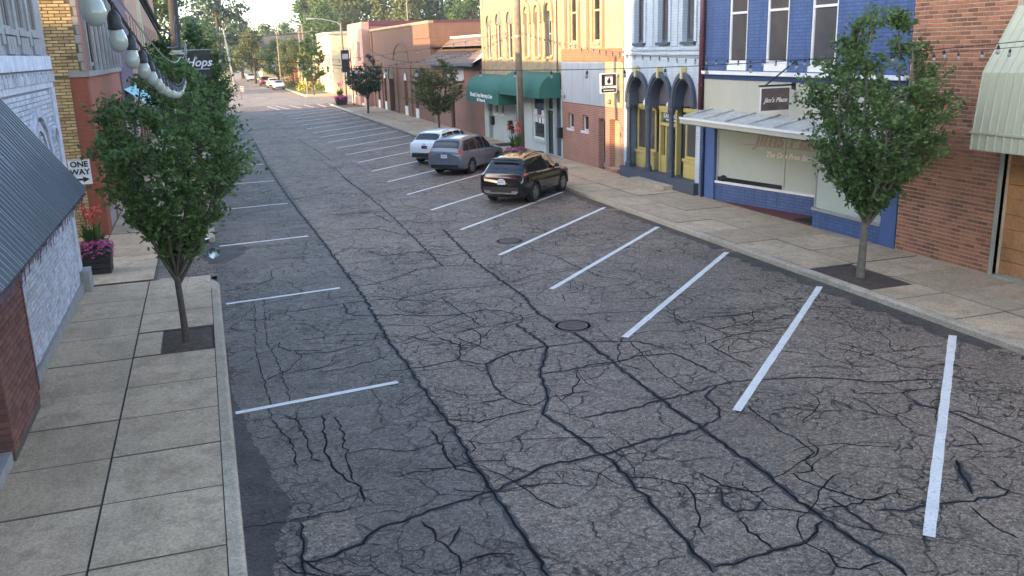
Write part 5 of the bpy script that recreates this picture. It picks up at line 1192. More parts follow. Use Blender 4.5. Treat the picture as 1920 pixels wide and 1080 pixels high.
# ---------------------------------------------------------------- cars
def cr(p0, p1, p2, p3, t): return 0.5*((2*p1)+(-p0+p2)*t+(2*p0-5*p1+4*p2-p3)*t*t+(-p0+3*p1-3*p2+p3)*t**3)
class Body:
    def __init__(s, st, lk=1.0): s.st = st; s.lk = lk
    def row(s, x):
        st = s.st; i = 0
        while i < len(st)-2 and x > st[i+1][0]: i += 1
        a, b_ = st[i], st[i+1]; t = min(max((x-a[0])/(b_[0]-a[0]),0),1); p, q = st[max(i-1,0)], st[min(i+2,len(st)-1)]
        return [a[k]+(b_[k]-a[k])*(t*t*(3-2*t)*.35+t*.65) for k in range(1,7)]
    def ring(s, x):
        hw, zb, belt, roof, gb, gt = s.row(x)
        return [(0,zb),(hw*.80,zb),(hw*.955,zb+.07),(hw*.995,zb+.32*(belt-zb)),(hw,zb+.62*(belt-zb)),(hw*.975,belt-.05*(belt-zb)),(hw*.945,belt),(gb,belt+.02*(1 if roof-belt > .1 else .3)),(gb+(gt-gb)*.5,belt+(roof-belt)*.52),(gt,roof-.09*min(1,(roof-belt)/.3)),(gt-.09,roof-.025*min(1,(roof-belt)/.3)),(gt*.5,roof-.004),(0,roof)]
    def pt(s, x, k, side=1, off=0.0):
        rg = s.ring(x); i = min(int(k), len(rg)-2); t = k-i
        p = [rg[max(i-1,0)], rg[i], rg[i+1], rg[min(i+2,len(rg)-1)]]; y = p[1][0]+(p[2][0]-p[1][0])*t; z = p[1][1]+(p[2][1]-p[1][1])*t
        return Vector((x*s.lk, y*side, z))
    def nrm(s, x, k, side):
        a = s.pt(x+.03,k,side)-s.pt(x-.03,k,side); c = s.pt(x,min(k+.15,12),side)-s.pt(x,max(k-.15,0),side); n = a.cross(c) if side < 0 else c.cross(a)
        n = n.normalized(); q = s.pt(x,k,side)
        return n if n.dot(q-Vector((x*.7,0,.75))) > 0 else -n
    def mesh(s, n=46):
        m = MB(); x0, x1 = s.st[0][0], s.st[-1][0]; xs = sorted({round(x0+(x1-x0)*(.5-.5*math.cos(math.pi*i/n)),4) for i in range(n+1)}|{q[0] for q in s.st}); K = 13; vs = []; fs = []
        for x in xs:
            rg = s.ring(x); full = [(x*s.lk,y,z) for y,z in rg]+[(x*s.lk,-y,z) for y,z in rg[-2:0:-1]]; vs += full
        n2 = 2*K-2
        for i in range(len(xs)-1):
            for k in range(n2): k2 = (k+1) % n2; fs.append((i*n2+k, i*n2+k2, (i+1)*n2+k2, (i+1)*n2+k))
        fs.append(tuple(range(n2))); fs.append(tuple((len(xs)-1)*n2+k for k in range(n2)))
        return m.add(vs, fs).fix()
    def patch(s, m, xa, xb, ka, kb, side, off=.008, nx=6, nk=5, skew=None):   # a panel that follows the body
        G = []
        for i in range(nx+1):
            for j in range(nk+1):
                k = ka+(kb-ka)*j/nk; a, c = (xa, xb) if skew is None else (xa+skew[0]*j/nk, xb+skew[1]*j/nk); x = a+(c-a)*i/nx
                G.append(s.pt(x,k,side)+s.nrm(x,k,side)*off)
        fs = [(i*(nk+1)+j,(i+1)*(nk+1)+j,(i+1)*(nk+1)+j+1,i*(nk+1)+j+1) for i in range(nx) for j in range(nk)]
        return m.add(G, fs)
def paintm(name, c, metal=0.4, rough=0.22):
    m, t, b_ = newmat(name); b_.inputs['Base Color'].default_value = c; b_.inputs['Metallic'].default_value = metal; b_.inputs['Roughness'].default_value = rough
    b_.inputs['Coat Weight'].default_value = 0.8; b_.inputs['Coat Roughness'].default_value = 0.05
    return m
mt['car_glass'] = M('car_glass', (0.010,0.011,0.013,1), 0.03, 0.2, 1, 5, 0, 0, 0.7)
mt['tail_red'] = M('tail_lamp', (0.45,0.03,0.02,1), 0.15, 0.2, 6, 20, 0, 0); mt['chrome'] = M('chrome', (0.62,0.62,0.62,1), 0.15, 0.1, 2, 10, 0.9, 0)
mt['trim'] = M('black_plastic', (0.018,0.018,0.019,1), 0.6, 0.2); mt['rim'] = M('alloy_rim', (0.40,0.40,0.41,1), 0.3, 0.1, 2, 10, 0.8, 0)
mt['plate'] = M('number_plate', (0.70,0.71,0.74,1), 0.4, 0.05)
def wheel(t, x, y, r_, w_, rimm):
    s = 1 if y > 0 else -1
    tyre = MB().lathe([(r_*.66,-w_/2),(r_*.93,-w_/2),(r_,-w_*.34),(r_,w_*.34),(r_*.93,w_/2),(r_*.66,w_/2),(r_*.62,0),(r_*.66,-w_/2)], (x,y,r_), 26, 'y', cap=False).build('tyre', mt['rubber'], t, world=False, smooth=False)
    m = MB().lathe([(r_*.665,s*w_*.2),(r_*.665,s*w_*.48),(r_*.60,s*w_*.5),(r_*.585,s*w_*.30),(r_*.585,s*w_*.1)], (x,y,r_), 22, 'y', cap=False)
    for k in range(5):
        a = 2*math.pi*k/5+.3; d_ = Vector((math.cos(a),0,math.sin(a))); e = Vector((-d_.z,0,d_.x)); c = Vector((x,y+s*w_*.38,r_))
        for sg in (-.35,.35):
            p0 = c+d_*r_*.10; p1 = c+d_*r_*.62+e*r_*sg*.32; wv = e*r_*.07; dp = Vector((0,s*w_*.08,0))
            m.add([p0-wv,p0+wv,p1+wv,p1-wv,p0-wv+dp,p0+wv+dp,p1+wv+dp*.5,p1-wv+dp*.5], [(0,1,2,3),(4,5,6,7),(0,1,5,4),(1,2,6,5),(2,3,7,6),(3,0,4,7)])
    m.lathe([(0,s*w_*.5),(r_*.16,s*w_*.48),(r_*.18,s*w_*.3)], (x,y,r_), 12, 'y', cap=False); m.build('rim', rimm, tyre, world=False)
    MB().lathe([(0,s*w_*.16),(r_*.6,s*w_*.16),(r_*.6,s*w_*.05)], (x,y,r_), 16, 'y').build('brake_disc', mt['trim'], tyre, world=False)
def car(name, loc, heading, label, paint, st, wb, wr, style, detail=True, cat='car', clad=True):
    lk, hk = style.get('fit', (.975,.97)); st = [(q[0],q[1],q[2],q[3]*(.985 if hk < 1 else 1.01),q[4]*hk,q[5],q[6]) for q in st] if detail else st; lk = lk if detail else 1.0; B = Body(st, lk); body = B.mesh(46 if detail else 22)
    x0, x1 = st[0][0]*lk, st[-1][0]; wb = wb*lk; hw = max(q[1] for q in st); t = thing(name, loc, label, cat, rz=heading); xc = style.get('xc', .02)
    me = body.mesh('body', paint, True)
    o = bpy.data.objects.new('body', me); COL.objects.link(o)
    cut = MB()
    for x in (xc-wb/2, xc+wb/2):
        for y in (hw*.98, -hw*.98): cut.lathe([(wr*1.17,-.30),(wr*1.17,.30)], (x,y,wr*1.02), 24, 'y')
    co = cut.fix().build('cutter', mt['trim'])
    bo = o.modifiers.new('arch', 'BOOLEAN'); bo.operation = 'DIFFERENCE'; bo.solver = 'EXACT'; bo.object = co
    dg = bpy.context.evaluated_depsgraph_get(); nm = bpy.data.meshes.new_from_object(o.evaluated_get(dg)); o.modifiers.clear()
    bpy.data.objects.remove(co, do_unlink=True)
    if len(nm.polygons) > 50: o.data = nm; o.data.name = 'body'
    o.parent = t
    for i, p in enumerate(o.data.polygons): p.use_smooth = True
    try: o.data.set_sharp_from_angle(angle=R(38))
    except Exception: pass
    w_ = .23
    for x in (xc-wb/2, xc+wb/2):
        for y in (hw-.125, -hw+.125): wheel(t, x, y, wr, w_, style.get('rim', mt['rim']))
        for sd in (1,-1):
            if clad:
                m = MB(); n = 18; a0 = -.12
                for i in range(n):
                    ang = [a0+(math.pi-2*a0)*(i+q)/n for q in (0,1)]; P = []
                    for a in ang:
                        for rr in (wr*1.15, wr*1.32): P.append(Vector((x+math.cos(a)*rr, sd*(hw*.992+.010-.01*(rr > wr*1.2)), wr*1.02+math.sin(a)*rr)))
                    P2 = [p-Vector((0,sd*.06,0)) for p in P]; m.add(P+P2, [(0,1,3,2),(1,5,7,3),(0,2,6,4)])
                m.build('arch_trim', style.get('cladm', mt['trim']), t, world=False)
    g = style
    for sd in (1,-1):
        for (xa,xb,sa,sb) in g['side']:
            m = MB(); B.patch(m, xa, xb, 7.12, 8.88, sd, .007, 8, 5, (sa,sb)); m.build('side_window', mt['car_glass'], t, world=False, smooth=True)
        for (xa,xb,ka,kb,mm,nm_) in g['side_panels']:
            m = MB(); B.patch(m, xa, xb, ka, kb, sd, .006, 5, 4); m.build(nm_, mt[mm] if isinstance(mm, str) else mm, t, world=False, smooth=True)
        xm = g['mirror']; q = B.pt(xm, 7.0, sd); m = MB(); m.lathe([(0,-.06),(.07,-.05),(.085,0),(.07,.05),(0,.06)], (q.x,q.y+sd*.12,q.z+.09), 10, 'x'); m.tube([(q.x,q.y-sd*.02,q.z+.02),(q.x,q.y+sd*.08,q.z+.06)], .025, 6); m.build('mirror', paint, t, world=False, smooth=True)
        for xh in g['handles']:
            q = B.pt(xh, 5.3, sd); MB().box(q.x-.10,q.x+.10,q.y-.012*sd,q.y+.028*sd,q.z-.012,q.z+.02).build('door_handle', g.get('handlem', paint), t, world=False)
        for xl in g['seams']:
            m = MB(); B.patch(m, xl, xl+.012, 2.2, 6.9, sd, .0035, 1, 10); m.build('door_seam', mt['trim'], t, world=False)
        if g.get('rails'):
            xa, xb = g['rails']; m = MB().tube([B.pt(xa+(xb-xa)*i/8, 9.75, sd)+Vector((0,0,.01+.045*math.sin(math.pi*min(1,max(0,(i)/8)))**.4)) for i in range(9)], .018, 6); m.build('roof_rail', g['railm'], t, world=False)
    for sd in (1,-1):
        m = MB()
        xa, xb = g['rear_glass']; B.patch(m, xa, xb, 9.35, 12, sd, .008, 6, 6); m.build('rear_window', mt['car_glass'], t, world=False, smooth=True)
        m = MB(); xa, xb = g['wind']; B.patch(m, xa, xb, 9.35, 12, sd, .008, 6, 6); m.build('windscreen', mt['car_glass'], t, world=False, smooth=True)
        m = MB(); B.patch(m, x1-.30, x1-.06, 4.6, 5.8, sd, .01, 4, 3); m.build('headlamp', mt['chrome'], t, world=False, smooth=True)
    for (ya,yb,za,zb,xo,mm,nm_) in g['rear']:
        for sd in ((1,-1) if ya >= 0 and yb > 0 and nm_ not in ('number_plate','plate_recess','badge','bumper_trim','tail_bar','bumper','spoiler','diffuser','wiper') else (1,)):
            q0, q1 = (ya,yb) if sd == 1 else (-yb,-ya)
            MB().box(x0-xo, x0+.25, q0, q1, za, zb).build(nm_, mt[mm] if isinstance(mm, str) else mm, t, world=False)
    if detail:
        letter_o = bpy.data.objects.new('plate_lettering', TX['plate']); COL.objects.link(letter_o); letter_o.parent = t
        pz = [q for q in g['rear'] if q[6] == 'number_plate'][0]
        letter_o.matrix_local = Matrix.Translation((x0-pz[4]-.002, (pz[0]+pz[1])/2, (pz[2]+pz[3])/2)) @ Matrix(((0,0,-1),(-1,0,0),(0,1,0))).to_4x4()
        MB().box(x0+.4, x1-.4, -hw*.75, hw*.75, .2, .34).build('underbody', mt['trim'], t, world=False)
    return t
SUV = [(-2.33,.78,.46,.90,.95,.66,.55),(-2.27,.865,.35,1.03,1.10,.76,.68),(-2.12,.905,.29,1.07,1.22,.79,.70),(-1.90,.925,.26,1.08,1.46,.80,.66),(-1.72,.93,.25,1.07,1.585,.805,.63),(-1.45,.93,.24,1.06,1.62,.81,.62),
       (-.9,.93,.22,1.04,1.65,.82,.62),(-.2,.93,.22,1.02,1.655,.82,.62),(.35,.93,.22,1.0,1.60,.81,.61),(.75,.93,.22,.99,1.40,.80,.63),(1.15,.93,.23,.98,1.06,.79,.70),(1.35,.925,.24,.965,1.02,.79,.66),(1.75,.90,.26,.92,.965,.76,.58),(2.1,.83,.29,.82,.86,.68,.5),(2.27,.72,.34,.72,.75,.58,.42),(2.33,.6,.42,.64,.66,.5,.35)]
black_paint = paintm('black_car_paint', (0.004,0.004,0.005,1), 0.0, 0.12); grey_paint = paintm('grey_car_paint', (0.165,0.185,0.22,1), 0.3, 0.28); white_paint = paintm('white_car_paint', (0.74,0.76,0.77,1), 0.0, 0.3)
side = [(-1.28,-.62,-.0,-.0),(-.56,.12,-.0,-.02),(.18,.98,-.02,-.52)]
side_q = [(-1.83,-1.36,.16,.06)]+side
base = dict(side=side_q, side_panels=[(-1.0,1.0,1.6,2.3,'trim','sill_trim')], mirror=.72, handles=[-.85,.02], seams=[-1.30,-.60,.16,1.05], rear_glass=(-2.10,-1.80), wind=(.48,1.12), xc=.0, rails=(-1.5,.35), railm=mt['trim'],
   side_tail=None)
def sty(**k): d_ = dict(base); d_.update(k); return d_
H45 = R(45)
kia = sty(side_panels=[(-1.0,1.0,1.6,2.4,'trim','sill_trim'),(-1.05,1.05,2.42,2.6,'chrome','sill_chrome'),(-2.29,-1.92,5.2,6.1,'tail_red','tail_lamp')],
  rear=[(-.155,.155,.73,.88,.012,'plate','number_plate'),(-.70,.70,.42,.64,.035,'trim','bumper'),(-.62,.62,.40,.45,.05,'chrome','bumper_trim'),(.42,.66,.45,.52,.055,'chrome','reflector_trim'),(-.60,.60,.952,.972,.004,'tail_red','tail_bar'),(-.09,.09,.90,.93,.005,'sign_white','badge'),(-.52,.52,1.56,1.60,-.36,black_paint,'spoiler')], rim=mt['rim'], fit=(.94,1.02))
car('black_suv', (11.25,31.55,0), H45, 'black sport utility car parked nearest in the angled stalls', black_paint, SUV, 2.70, .365, kia)
CRV = [(q[0]*.985, q[1]*.98, q[2], q[3]-.02 if q[3] > .9 else q[3], q[4]+(.02 if q[4] > 1.3 else 0), q[5]*.98, q[6]*1.0) for q in SUV]
CRV[2] = (-2.13,.89,.29,1.07,1.28,.78,.70); CRV[3] = (-1.98,.905,.26,1.07,1.53,.79,.66); CRV[4] = (-1.82,.91,.25,1.06,1.62,.79,.63)
crv = sty(side=[(-1.90,-1.36,.30,.10)]+side, rear_glass=(-2.16,-1.95), side_panels=[(-2.26,-2.05,5.0,8.6,'tail_red','tail_lamp'),(-1.0,1.0,1.6,2.1,'trim','sill_trim')],
  rear=[(-.155,.155,.79,.94,.012,'plate','number_plate'),(-.42,.42,.72,1.0,.004,grey_paint,'plate_recess'),(-.76,.76,.50,.68,.05,grey_paint,'bumper'),(-.70,.70,.34,.49,.02,'trim','diffuser'),(-.05,.05,1.02,1.06,.0,'chrome','badge')], railm=grey_paint, fit=(.955,.995))
car('grey_suv', (11.35,39.95,0), H45, 'grey sport utility car parked between the white and the black one', grey_paint, CRV, 2.62, .345, crv, clad=False)
eqx = sty(side_panels=[(-2.24,-1.98,4.9,5.9,'tail_red','tail_lamp'),(-1.0,1.0,1.6,2.5,'trim','sill_trim')],
  rear=[(-.155,.155,.79,.94,.012,'maroon','number_plate'),(-.72,.72,.36,.56,.03,'trim','diffuser'),(-.66,.66,.56,.60,.04,'chrome','bumper_trim'),(-.06,.06,1.0,1.03,.0,'chrome','badge')], railm=mt['galv'])
car('white_suv', (11.55,44.35,0), H45, 'white sport utility car parked farthest up the angled stalls', white_paint, SUV, 2.70, .355, eqx)
SED = [(-2.3,.66,.45,.80,.84,.55,.45),(-2.22,.80,.34,.93,.98,.70,.60),(-1.9,.87,.28,.97,1.02,.74,.62),(-1.6,.89,.25,.96,1.10,.74,.60),(-1.1,.90,.22,.95,1.38,.75,.55),(-.5,.90,.2,.94,1.45,.75,.55),(.2,.90,.2,.93,1.42,.75,.55),(.7,.90,.2,.92,1.18,.75,.6),(1.05,.9,.22,.91,.97,.74,.62),(1.7,.87,.25,.86,.9,.7,.55),(2.2,.72,.32,.7,.73,.55,.4),(2.3,.58,.4,.6,.62,.45,.3)]
sed = dict(side=[(-1.05,-.35,.1,.05),(-.28,.85,.05,-.5)], side_panels=[(-2.22,-1.95,4.6,5.8,'tail_red','tail_lamp')], mirror=.5, handles=[], seams=[], rear_glass=(-1.62,-1.12), wind=(.28,1.0), xc=.05, rear=[(-.26,.26,.62,.74,.012,'plate','number_plate'),(-.68,.68,.36,.52,.03,'trim','bumper')])
p_red = paintm('red_car_paint', (0.35,0.03,0.03,1)); p_cream = paintm('cream_car_paint', (0.66,0.60,0.46,1), 0); p_blue = paintm('pale_blue_car_paint', (0.42,0.55,0.62,1), .2)
car('parked_car', (11.9,153,0), R(90), 'white saloon car, nearest of those parked on the far street', white_paint, SED, 2.6, .32, sed, False)
car('parked_car', (11.6,162,0), R(90), 'cream sport utility car parked between the white saloon and the red car', p_cream, SUV, 2.7, .35, sty(rear=[(-.26,.26,.8,.93,.012,'plate','number_plate'),(-.72,.72,.36,.56,.03,'trim','bumper')]), False)
car('parked_car', (11.3,176,0), R(90), 'red car parked beyond the cream one on the far street', p_red, SUV, 2.7, .35, sty(rear=[(-.26,.26,.8,.93,.012,'plate','number_plate'),(-.72,.72,.36,.56,.03,'trim','bumper')]), False)
car('parked_car', (10.6,208,0), R(90), 'pale blue car parked farthest away on the far street', p_blue, SUV, 2.7, .35, sty(rear=[(-.26,.26,.8,.93,.012,'plate','number_plate'),(-.72,.72,.36,.56,.03,'trim','bumper')]), False)

# ---------------------------------------------------------------- poles, lamps and signs
POLE_L = Vector((-0.80,29.3,0)); POLE_R = Vector((14.75,42.2,0))
pole = thing('utility_pole', (-0.80,29.3,SW), 'dark wooden utility pole behind the near tree on the left', 'utility pole')
MB().tube([(-.80,29.3,0),(-.62,29.5,4.5),(-.42,29.8,9.5)], [.17,.15,.13], 12).build('shaft', mt['wood_dark'], pole, smooth=True)
MB().box(-.72,-.42,29.2,29.3,5.55,5.62).build('bracket', mt['galv'], pole); MB().lathe([(.2,0),(.2,.06)], (-.58,29.55,5.5), 12).build('band', mt['galv'], pole)
for z in (4.6,5.2,6.2): MB().box(-.50,-.36,29.25,29.42,z,z+.18).build('cable_box', mt['sign_black'], pole)
pole = thing('utility_pole', (14.75,42.2,SW), 'weathered wooden utility pole in front of the tan building', 'utility pole')
MB().tube([(14.75,42.2,0),(14.74,42.2,5),(14.72,42.2,11)], [.19,.165,.14], 12).build('shaft', mt['wood_pole'], pole, smooth=True)
MB().lathe([(.19,0),(.19,.08)], (14.73,42.2,5.9), 12).build('band', mt['galv'], pole); MB().tube([(14.56,42.05,.2),(14.57,42.05,4.0)], .03, 6).build('conduit', mt['galv'], pole)
bn = thing('street_banner', (-.3,34,4.8), 'black banner with white Hops lettering above the left trees', 'banner')
MB().box(-.40,.42,33.99,34.01,4.72,5.63).build('cloth', mt['sign_black'], bn); MB().tube([(-.75,34,5.65),(.44,34,5.65)], .018, 6).build('rod', mt['galv'], bn)
letter(TX['hops'], bn, (.0,33.98,5.22), '-y'); letter(TX['hops2'], bn, (.05,33.98,5.0), '-y')
pp = thing('banner_pole', (-.8,34,SW), 'thin black pole carrying the Hops banner', 'pole'); MB().tube([(-.78,34.03,0),(-.78,34.03,5.9)], .05, 8).build('shaft', mt['sign_black'], pp)
ow = thing('one_way_sign', (-3.72,29.6,SW), 'white one way sign with black arrow by the alley', 'road sign')
MB().box(-4.02,-3.42,29.56,29.575,1.80,2.55).build('plate', mt['sign_white'], ow); MB().box(-3.74,-3.70,29.578,29.62,0.1,2.6).build('post', mt['galv'], ow)
letter(TX['one'], ow, (-3.72,29.552,2.40), '-y'); letter(TX['way'], ow, (-3.72,29.552,2.17), '-y')
MB().poly([(x-3.72,29.553,z+1.95) for x,z in ((-.22,-.03),(.06,-.03),(.06,-.09),(.24,0),(.06,.09),(.06,.03),(-.22,.03))]).build('arrow', mt['sign_black'], ow)
MB().box(-4.0,-3.44,29.553,29.556,2.525,2.535).build('border', mt['sign_black'], ow)
st_ = thing('stop_sign', (18.6,138,.1), 'red stop sign in front of the cream building', 'road sign')
q = at_depth(588,140,138); m = MB(); mt['stop_red'] = M('stop_red', (0.40,0.02,0.025,1), .4)
st_.location = (q.x,138,.1); oc = [(q.x+.45*math.cos(R(22.5+45*i)), 137.95, q.z+.45*math.sin(R(22.5+45*i))) for i in range(8)]
MB().extrude(oc, (0,.02,0)).fix().build('plate', mt['stop_red'], st_); letter(TX['stop'], st_, (q.x,137.94,q.z), '-y'); MB().tube([(q.x,138.02,.1),(q.x,138.02,q.z+.3)], .04, 6).build('post', mt['galv'], st_)
# small striped barrier post in the crossing
q = on_ground(453,186); ba = thing('barrier_sign', (q.x,q.y,0), 'small striped marker sign standing in the crossing', 'road sign')
MB().tube([(q.x,q.y,0),(q.x,q.y,1.2)], .04, 6).build('post', mt['maroon'], ba); MB().box(q.x-.05,q.x+.40,q.y-.03,q.y+.01,.95,1.6).build('board', mt['sign_white'], ba)
mt['orange_paint'] = M('orange_red_paint', (0.55,0.09,0.04,1), .5)
for k in range(3): MB().add([(q.x-.05,q.y-.035,.97+.22*k),(q.x+.40,q.y-.035,1.01+.22*k),(q.x+.40,q.y-.035,1.13+.22*k),(q.x-.05,q.y-.035,1.09+.22*k)], [(0,1,2,3)]).build('stripe', mt['orange_paint'], ba)
def cobra(px, Y, X, h, arm, label, group=None, wood=True):
    t = thing('street_lamp', (X,Y,0), label, 'street lamp'); MB().tube([(X,Y,0),(X,Y,h)], [.15,.10], 8).build('pole', mt['wood_pole'] if wood else mt['galv'], t)
    n = 8; P = [(X+arm*i/n, Y, h-.35+.55*math.sin(math.pi/2*i/n)+(.25 if i else 0)) for i in range(n+1)]; MB().tube(P, .045, 6).build('arm', mt['galv'], t)
    e = Vector(P[-1]); s = 1 if arm > 0 else -1; MB().add([e+Vector(v) for v in ((0,-.1,-.05),(0,.1,-.05),(s*.75,.16,-.09),(s*.75,-.16,-.09),(0,-.08,.06),(0,.08,.06),(s*.7,.12,.07),(s*.7,-.12,.07))], [(0,1,2,3),(4,5,6,7),(0,1,5,4),(1,2,6,5),(2,3,7,6),(3,0,4,7)]).build('lamp_head', mt['galv'], t)
cobra(655,101.5,15.1,8.6,-2.9,'tall street lamp by the pink building, arm over the street')
cobra(556,126,13.6,9.3,-1.9,'street lamp at the far corner left of the cream building')
cobra(480,165,13.4,11.0,-1.2,'farther street lamp above the parked cars')
cobra(345,120,-2.0,10.5,2.2,'street lamp on the left beyond the banner')
cobra(525,190,15.8,11.5,1.9,'thin street lamp in front of the cream building roof')
for i,(px,py,Y,h,lab) in enumerate(((438,135,150,9.5,'leaning white utility pole left of the far street'),(568,150,140,9.2,'bare wooden pole beside the far corner street lamp'),(590,120,150,9.5,'thin wooden pole behind the stop sign'),(768,100,160,15,'tall pole behind the roof of the brown hall'),(430,115,210,11,'distant wooden pole by the far street'))):
    p = at_depth(px, py, Y); t = thing('utility_pole', (p.x,Y,0), lab, 'utility pole'); MB().tube([(p.x,Y,0),(p.x-(.9 if i == 0 else 0),Y,h)], [.16,.11], 8).build('shaft', mt['galv'] if i == 0 else mt['wood_pole'], t)
    MB().box(p.x-1.0-(.9 if i==0 else 0),p.x+1.0-(.9 if i==0 else 0),Y-.06,Y+.06,h-.7,h-.55).build('cross_arm', mt['wood_pole'], t)
bn = thing('street_banner', (13.9,95,3.5), 'black and grey banner on the lamp post near the pink building', 'banner')
q = at_depth(648,115,95); MB().box(q.x-.42,q.x+.42,95,95.03,q.z-1.1,q.z+1.1).build('cloth', mt['sign_black'], bn); MB().box(q.x-.3,q.x+.3,94.985,94.995,q.z+.2,q.z+.75).build('emblem', mt['shade_grey_panel'], bn)
MB().tube([(q.x+.55,95.05,0),(q.x+.55,95.05,q.z+1.3)], .06, 8).build('post', mt['sign_black'], bn); MB().tube([(q.x-.42,95.04,q.z+1.12),(q.x+.6,95.04,q.z+1.12)], .02, 6).build('rod', mt['galv'], bn)

# ---------------------------------------------------------------- strings of bulbs
mt['bulb'] = M('frosted_bulb', (0.30,0.315,0.28,1), 0.08, 0.05, 4, 20, 0, 0, 0.6); mt['socket'] = M('black_socket', (0.012,0.012,0.014,1), .5, .2); mt['cable'] = M('black_cable', (0.012,0.012,0.013,1), .7)
BME = MB().lathe([(0,-.112),(.011,-.111),(.020,-.104),(.0265,-.091),(.0275,-.079),(.024,-.062),(.018,-.045),(.015,-.036)], n=14).mesh('bulb', mt['bulb'], True)
SME = MB().lathe([(.003,.03),(.004,.012),(.010,.008),(.018,-.004),(.020,-.016),(.021,-.036),(.023,-.037),(.023,-.043),(.017,-.044)], n=12).mesh('socket', mt['socket'], True)
def light_string(label, a, b_, sag, spacing, first=.3, extra=None, sc=1.0, drop=.03, skip=0):
    a = Vector(a); b_ = Vector(b_); t = thing('light_string', a, label, 'string lights'); ln = (b_-a).length; n = max(24, int(ln/.4)); f = lambda s: a.lerp(b_, s)-Vector((0,0,sag*4*s*(1-s)))
    MB().tube([f(i/n) for i in range(n+1)], .006*sc, 5).build('cable', mt['cable'], t)
    if extra: MB().tube([f(i/n)+Vector((0,0,extra*(1-abs(2*i/n-1)))) for i in range(n+1)], .004*sc, 4).build('support_wire', mt['galv'], t)
    k = 0; d_ = first
    while d_ < ln-.2:
        p = f(d_/ln)-Vector((0,0,drop*sc))-a; o = bpy.data.objects.new('socket', SME); COL.objects.link(o); o.parent = t; o.location = p; o.scale = (sc,sc,sc); o.rotation_euler = (rnd.gauss(0,.08),rnd.gauss(0,.08),0)
        q = bpy.data.objects.new('bulb', BME); COL.objects.link(q); q.parent = o
        d_ += spacing*rnd.uniform(.95,1.05); k += 1
    return t
light_string('string of large frosted bulbs running from the camera to the left pole', (-.20,.9,5.72), (-.30,29.3,5.9), .74, .62, 1.28, .35, sc=.92)
light_string('string of bulbs crossing the street from left pole to brick building', (-.5,29.3,5.6), (16.3,13.2,5.35), .62, .95, .6, sc=1.5)
light_string('string of bulbs along the right kerb in front of the shops', (14.75,42.0,6.15), (14.2,7.0,5.6), .95, .62, .4, sc=1.2)
light_string('string of bulbs from the wooden pole across to the left row', (14.6,42.3,6.2), (-2.9,62,5.6), .9, .75, .5, sc=1.3)
light_string('string of bulbs along the right side towards the brown hall', (14.7,42.6,6.1), (14.6,82,5.6), 1.2, .75, .5, sc=1.3)
light_string('string of bulbs from the left row down to the low brick building', (-2.9,40,6.0), (16.2,60,5.2), 1.0, .8, .5, sc=1.3)
def wire(label, pts, r_=.012):
    t = thing('overhead_wire', pts[0], label, 'wire'); MB().tube(pts, r_, 5).build('cable', mt['cable'], t)
wire('overhead cable sagging from the left pole towards the camera', [(-.35,2.0,6.35),(-.36,6,6.0),(-.4,12,5.75),(-.45,20,5.85),(-.5,29.3,6.6)], .02)
wire('thinner slack cable below the overhead cable on the left', [(-.24,1.7,6.02),(-.25,4,5.78),(-.29,10,5.5),(-.36,20,5.62),(-.5,29.3,6.35)], .009)
wire('overhead wire crossing above the far street', [(-6,120,8.2),(4,120,7.5),(14,121,8.0),(30,121,8.8)], .03)
wire('second overhead wire above the parked cars', [(-6,150,9.0),(5,150,8.1),(16,150,8.6)], .03)

# ---------------------------------------------------------------- morning haze
hz = MB().box(-140,140,-30,620,-1.0,30).build('haze', None); hz.data.materials.clear()
hm = bpy.data.materials.new('morning_haze'); hm.use_nodes = True; ht = hm.node_tree; ht.nodes.remove(ht.nodes['Principled BSDF'])
pv = N(ht, 'ShaderNodeVolumePrincipled'); pv.inputs['Color'].default_value = (0.86,0.90,0.95,1); pv.inputs['Density'].default_value = 0.00028; pv.inputs['Anisotropy'].default_value = 0.2
L(ht, pv.outputs[0], ht.nodes['Material Output'].inputs['Volume']); hz.data.materials.append(hm); hz['kind'] = 'stuff'
SC.cycles.volume_bounces = 0

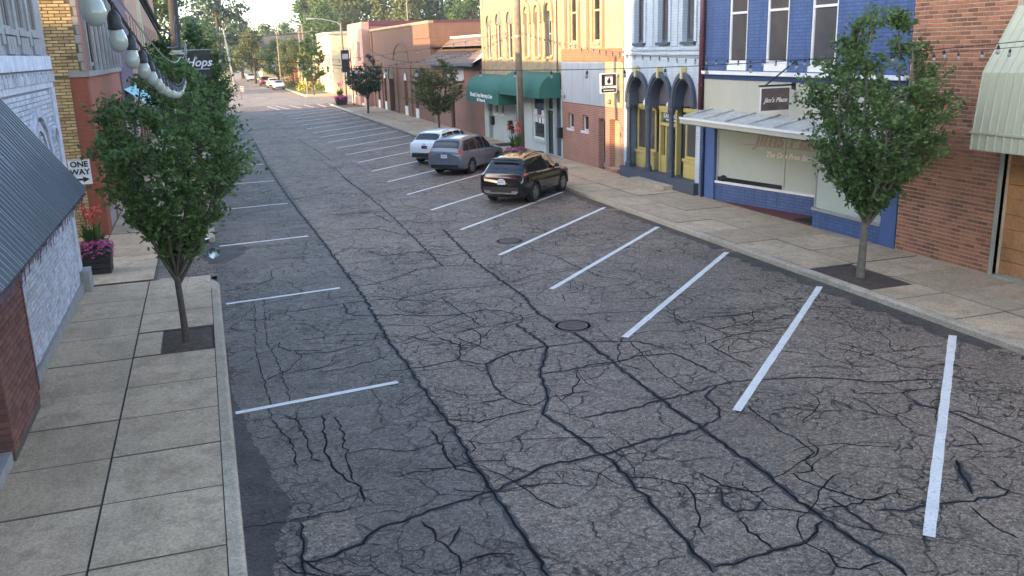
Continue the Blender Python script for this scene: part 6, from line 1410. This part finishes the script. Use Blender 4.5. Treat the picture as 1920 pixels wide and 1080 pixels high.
# ---------------------------------------------------------------- far buildings
mt['cream_wall'] = M('cream_stucco', (0.62,0.50,0.30,1), .8, .12, .6, 10); mt['red_roof'] = M('red_trim', (0.32,0.10,0.07,1), .8)
b = thing('cream_building', (17,128,0), 'cream building with flat roof across the crossing', 'building')
XC = Fr((17.2,0,0), (0,1,0), (-1,0,0)); YC = Fr((0,126,0), (1,0,0), (0,-1,0))
hs = [(128,130,3.2,5.4),(133,135,.9,3.0),(128,130,.9,2.6)]
m = MB(); XC.wall(m, 126, 141, -.05, 7.9, hs, .2); YC.wall(m, 17.2, 34, -.05, 7.9, [(19,20.5,1,3),(23,24.5,1,3)], .2); m.build('wall', mt['cream_wall'], b)
for q in hs: window(b, XC, *q, mt['white'])
for q in [(19,20.5,1,3),(23,24.5,1,3)]: window(b, YC, *q, mt['white'])
MB().box(16.9,34.3,125.7,141.3,7.9,8.25).build('roof', mt['trim_green'], b)
b = thing('low_cream_building', (17.2,145,0), 'lower cream building with red trim behind the stop sign', 'building')
hs = [(145+3*i,146.6+3*i,1.0,3.2) for i in range(9)]
m = MB(); XC.wall(m, 142, 173, -.05, 5.2, hs, .2); m.quad((17.2,142,-.05),(30,142,-.05),(30,142,5.2),(17.2,142,5.2)); m.build('wall', mt['cream_wall'], b)
for q in hs: window(b, XC, *q, mt['black'])
MB().box(16.9,30,141.8,173,5.2,5.6).build('roof', mt['red_roof'], b)
b = thing('low_house', (22,185,0), 'low house with dark roof and orange wall behind the trees', 'house')
MB().box(17.5,30,182,200,-.05,4.4).build('wall', mt['orange_y'], b); MB().add([(16.8,181.5,4.4),(31,181.5,4.4),(31,201,4.4),(16.8,201,4.4),(24,181.5,7.2),(24,201,7.2)], [(0,1,4),(1,2,5,4),(2,3,5),(3,0,4,5)]).build('roof', mt['grey_roof'], b)
window(b, Fr((0,182,0),(1,0,0),(0,-1,0)), 19, 21, 1, 2.6, mt['white'], depth=-.03)
b = thing('brown_roof_house', (14,240,0), 'brown roofed house behind the street lamps', 'house')
MB().box(15,34,238,252,-.05,7).build('wall', mt['cream_wall'], b); MB().add([(14,237,7),(35,237,7),(35,253,7),(14,253,7),(17,245,10.5),(32,245,10.5)], [(0,1,5,4),(1,2,5),(2,3,4,5),(3,0,4)]).build('roof', mt['grey_roof'], b)
window(b, Fr((0,238,0),(1,0,0),(0,-1,0)), 18, 20, 2, 4.6, mt['white'], depth=-.03)
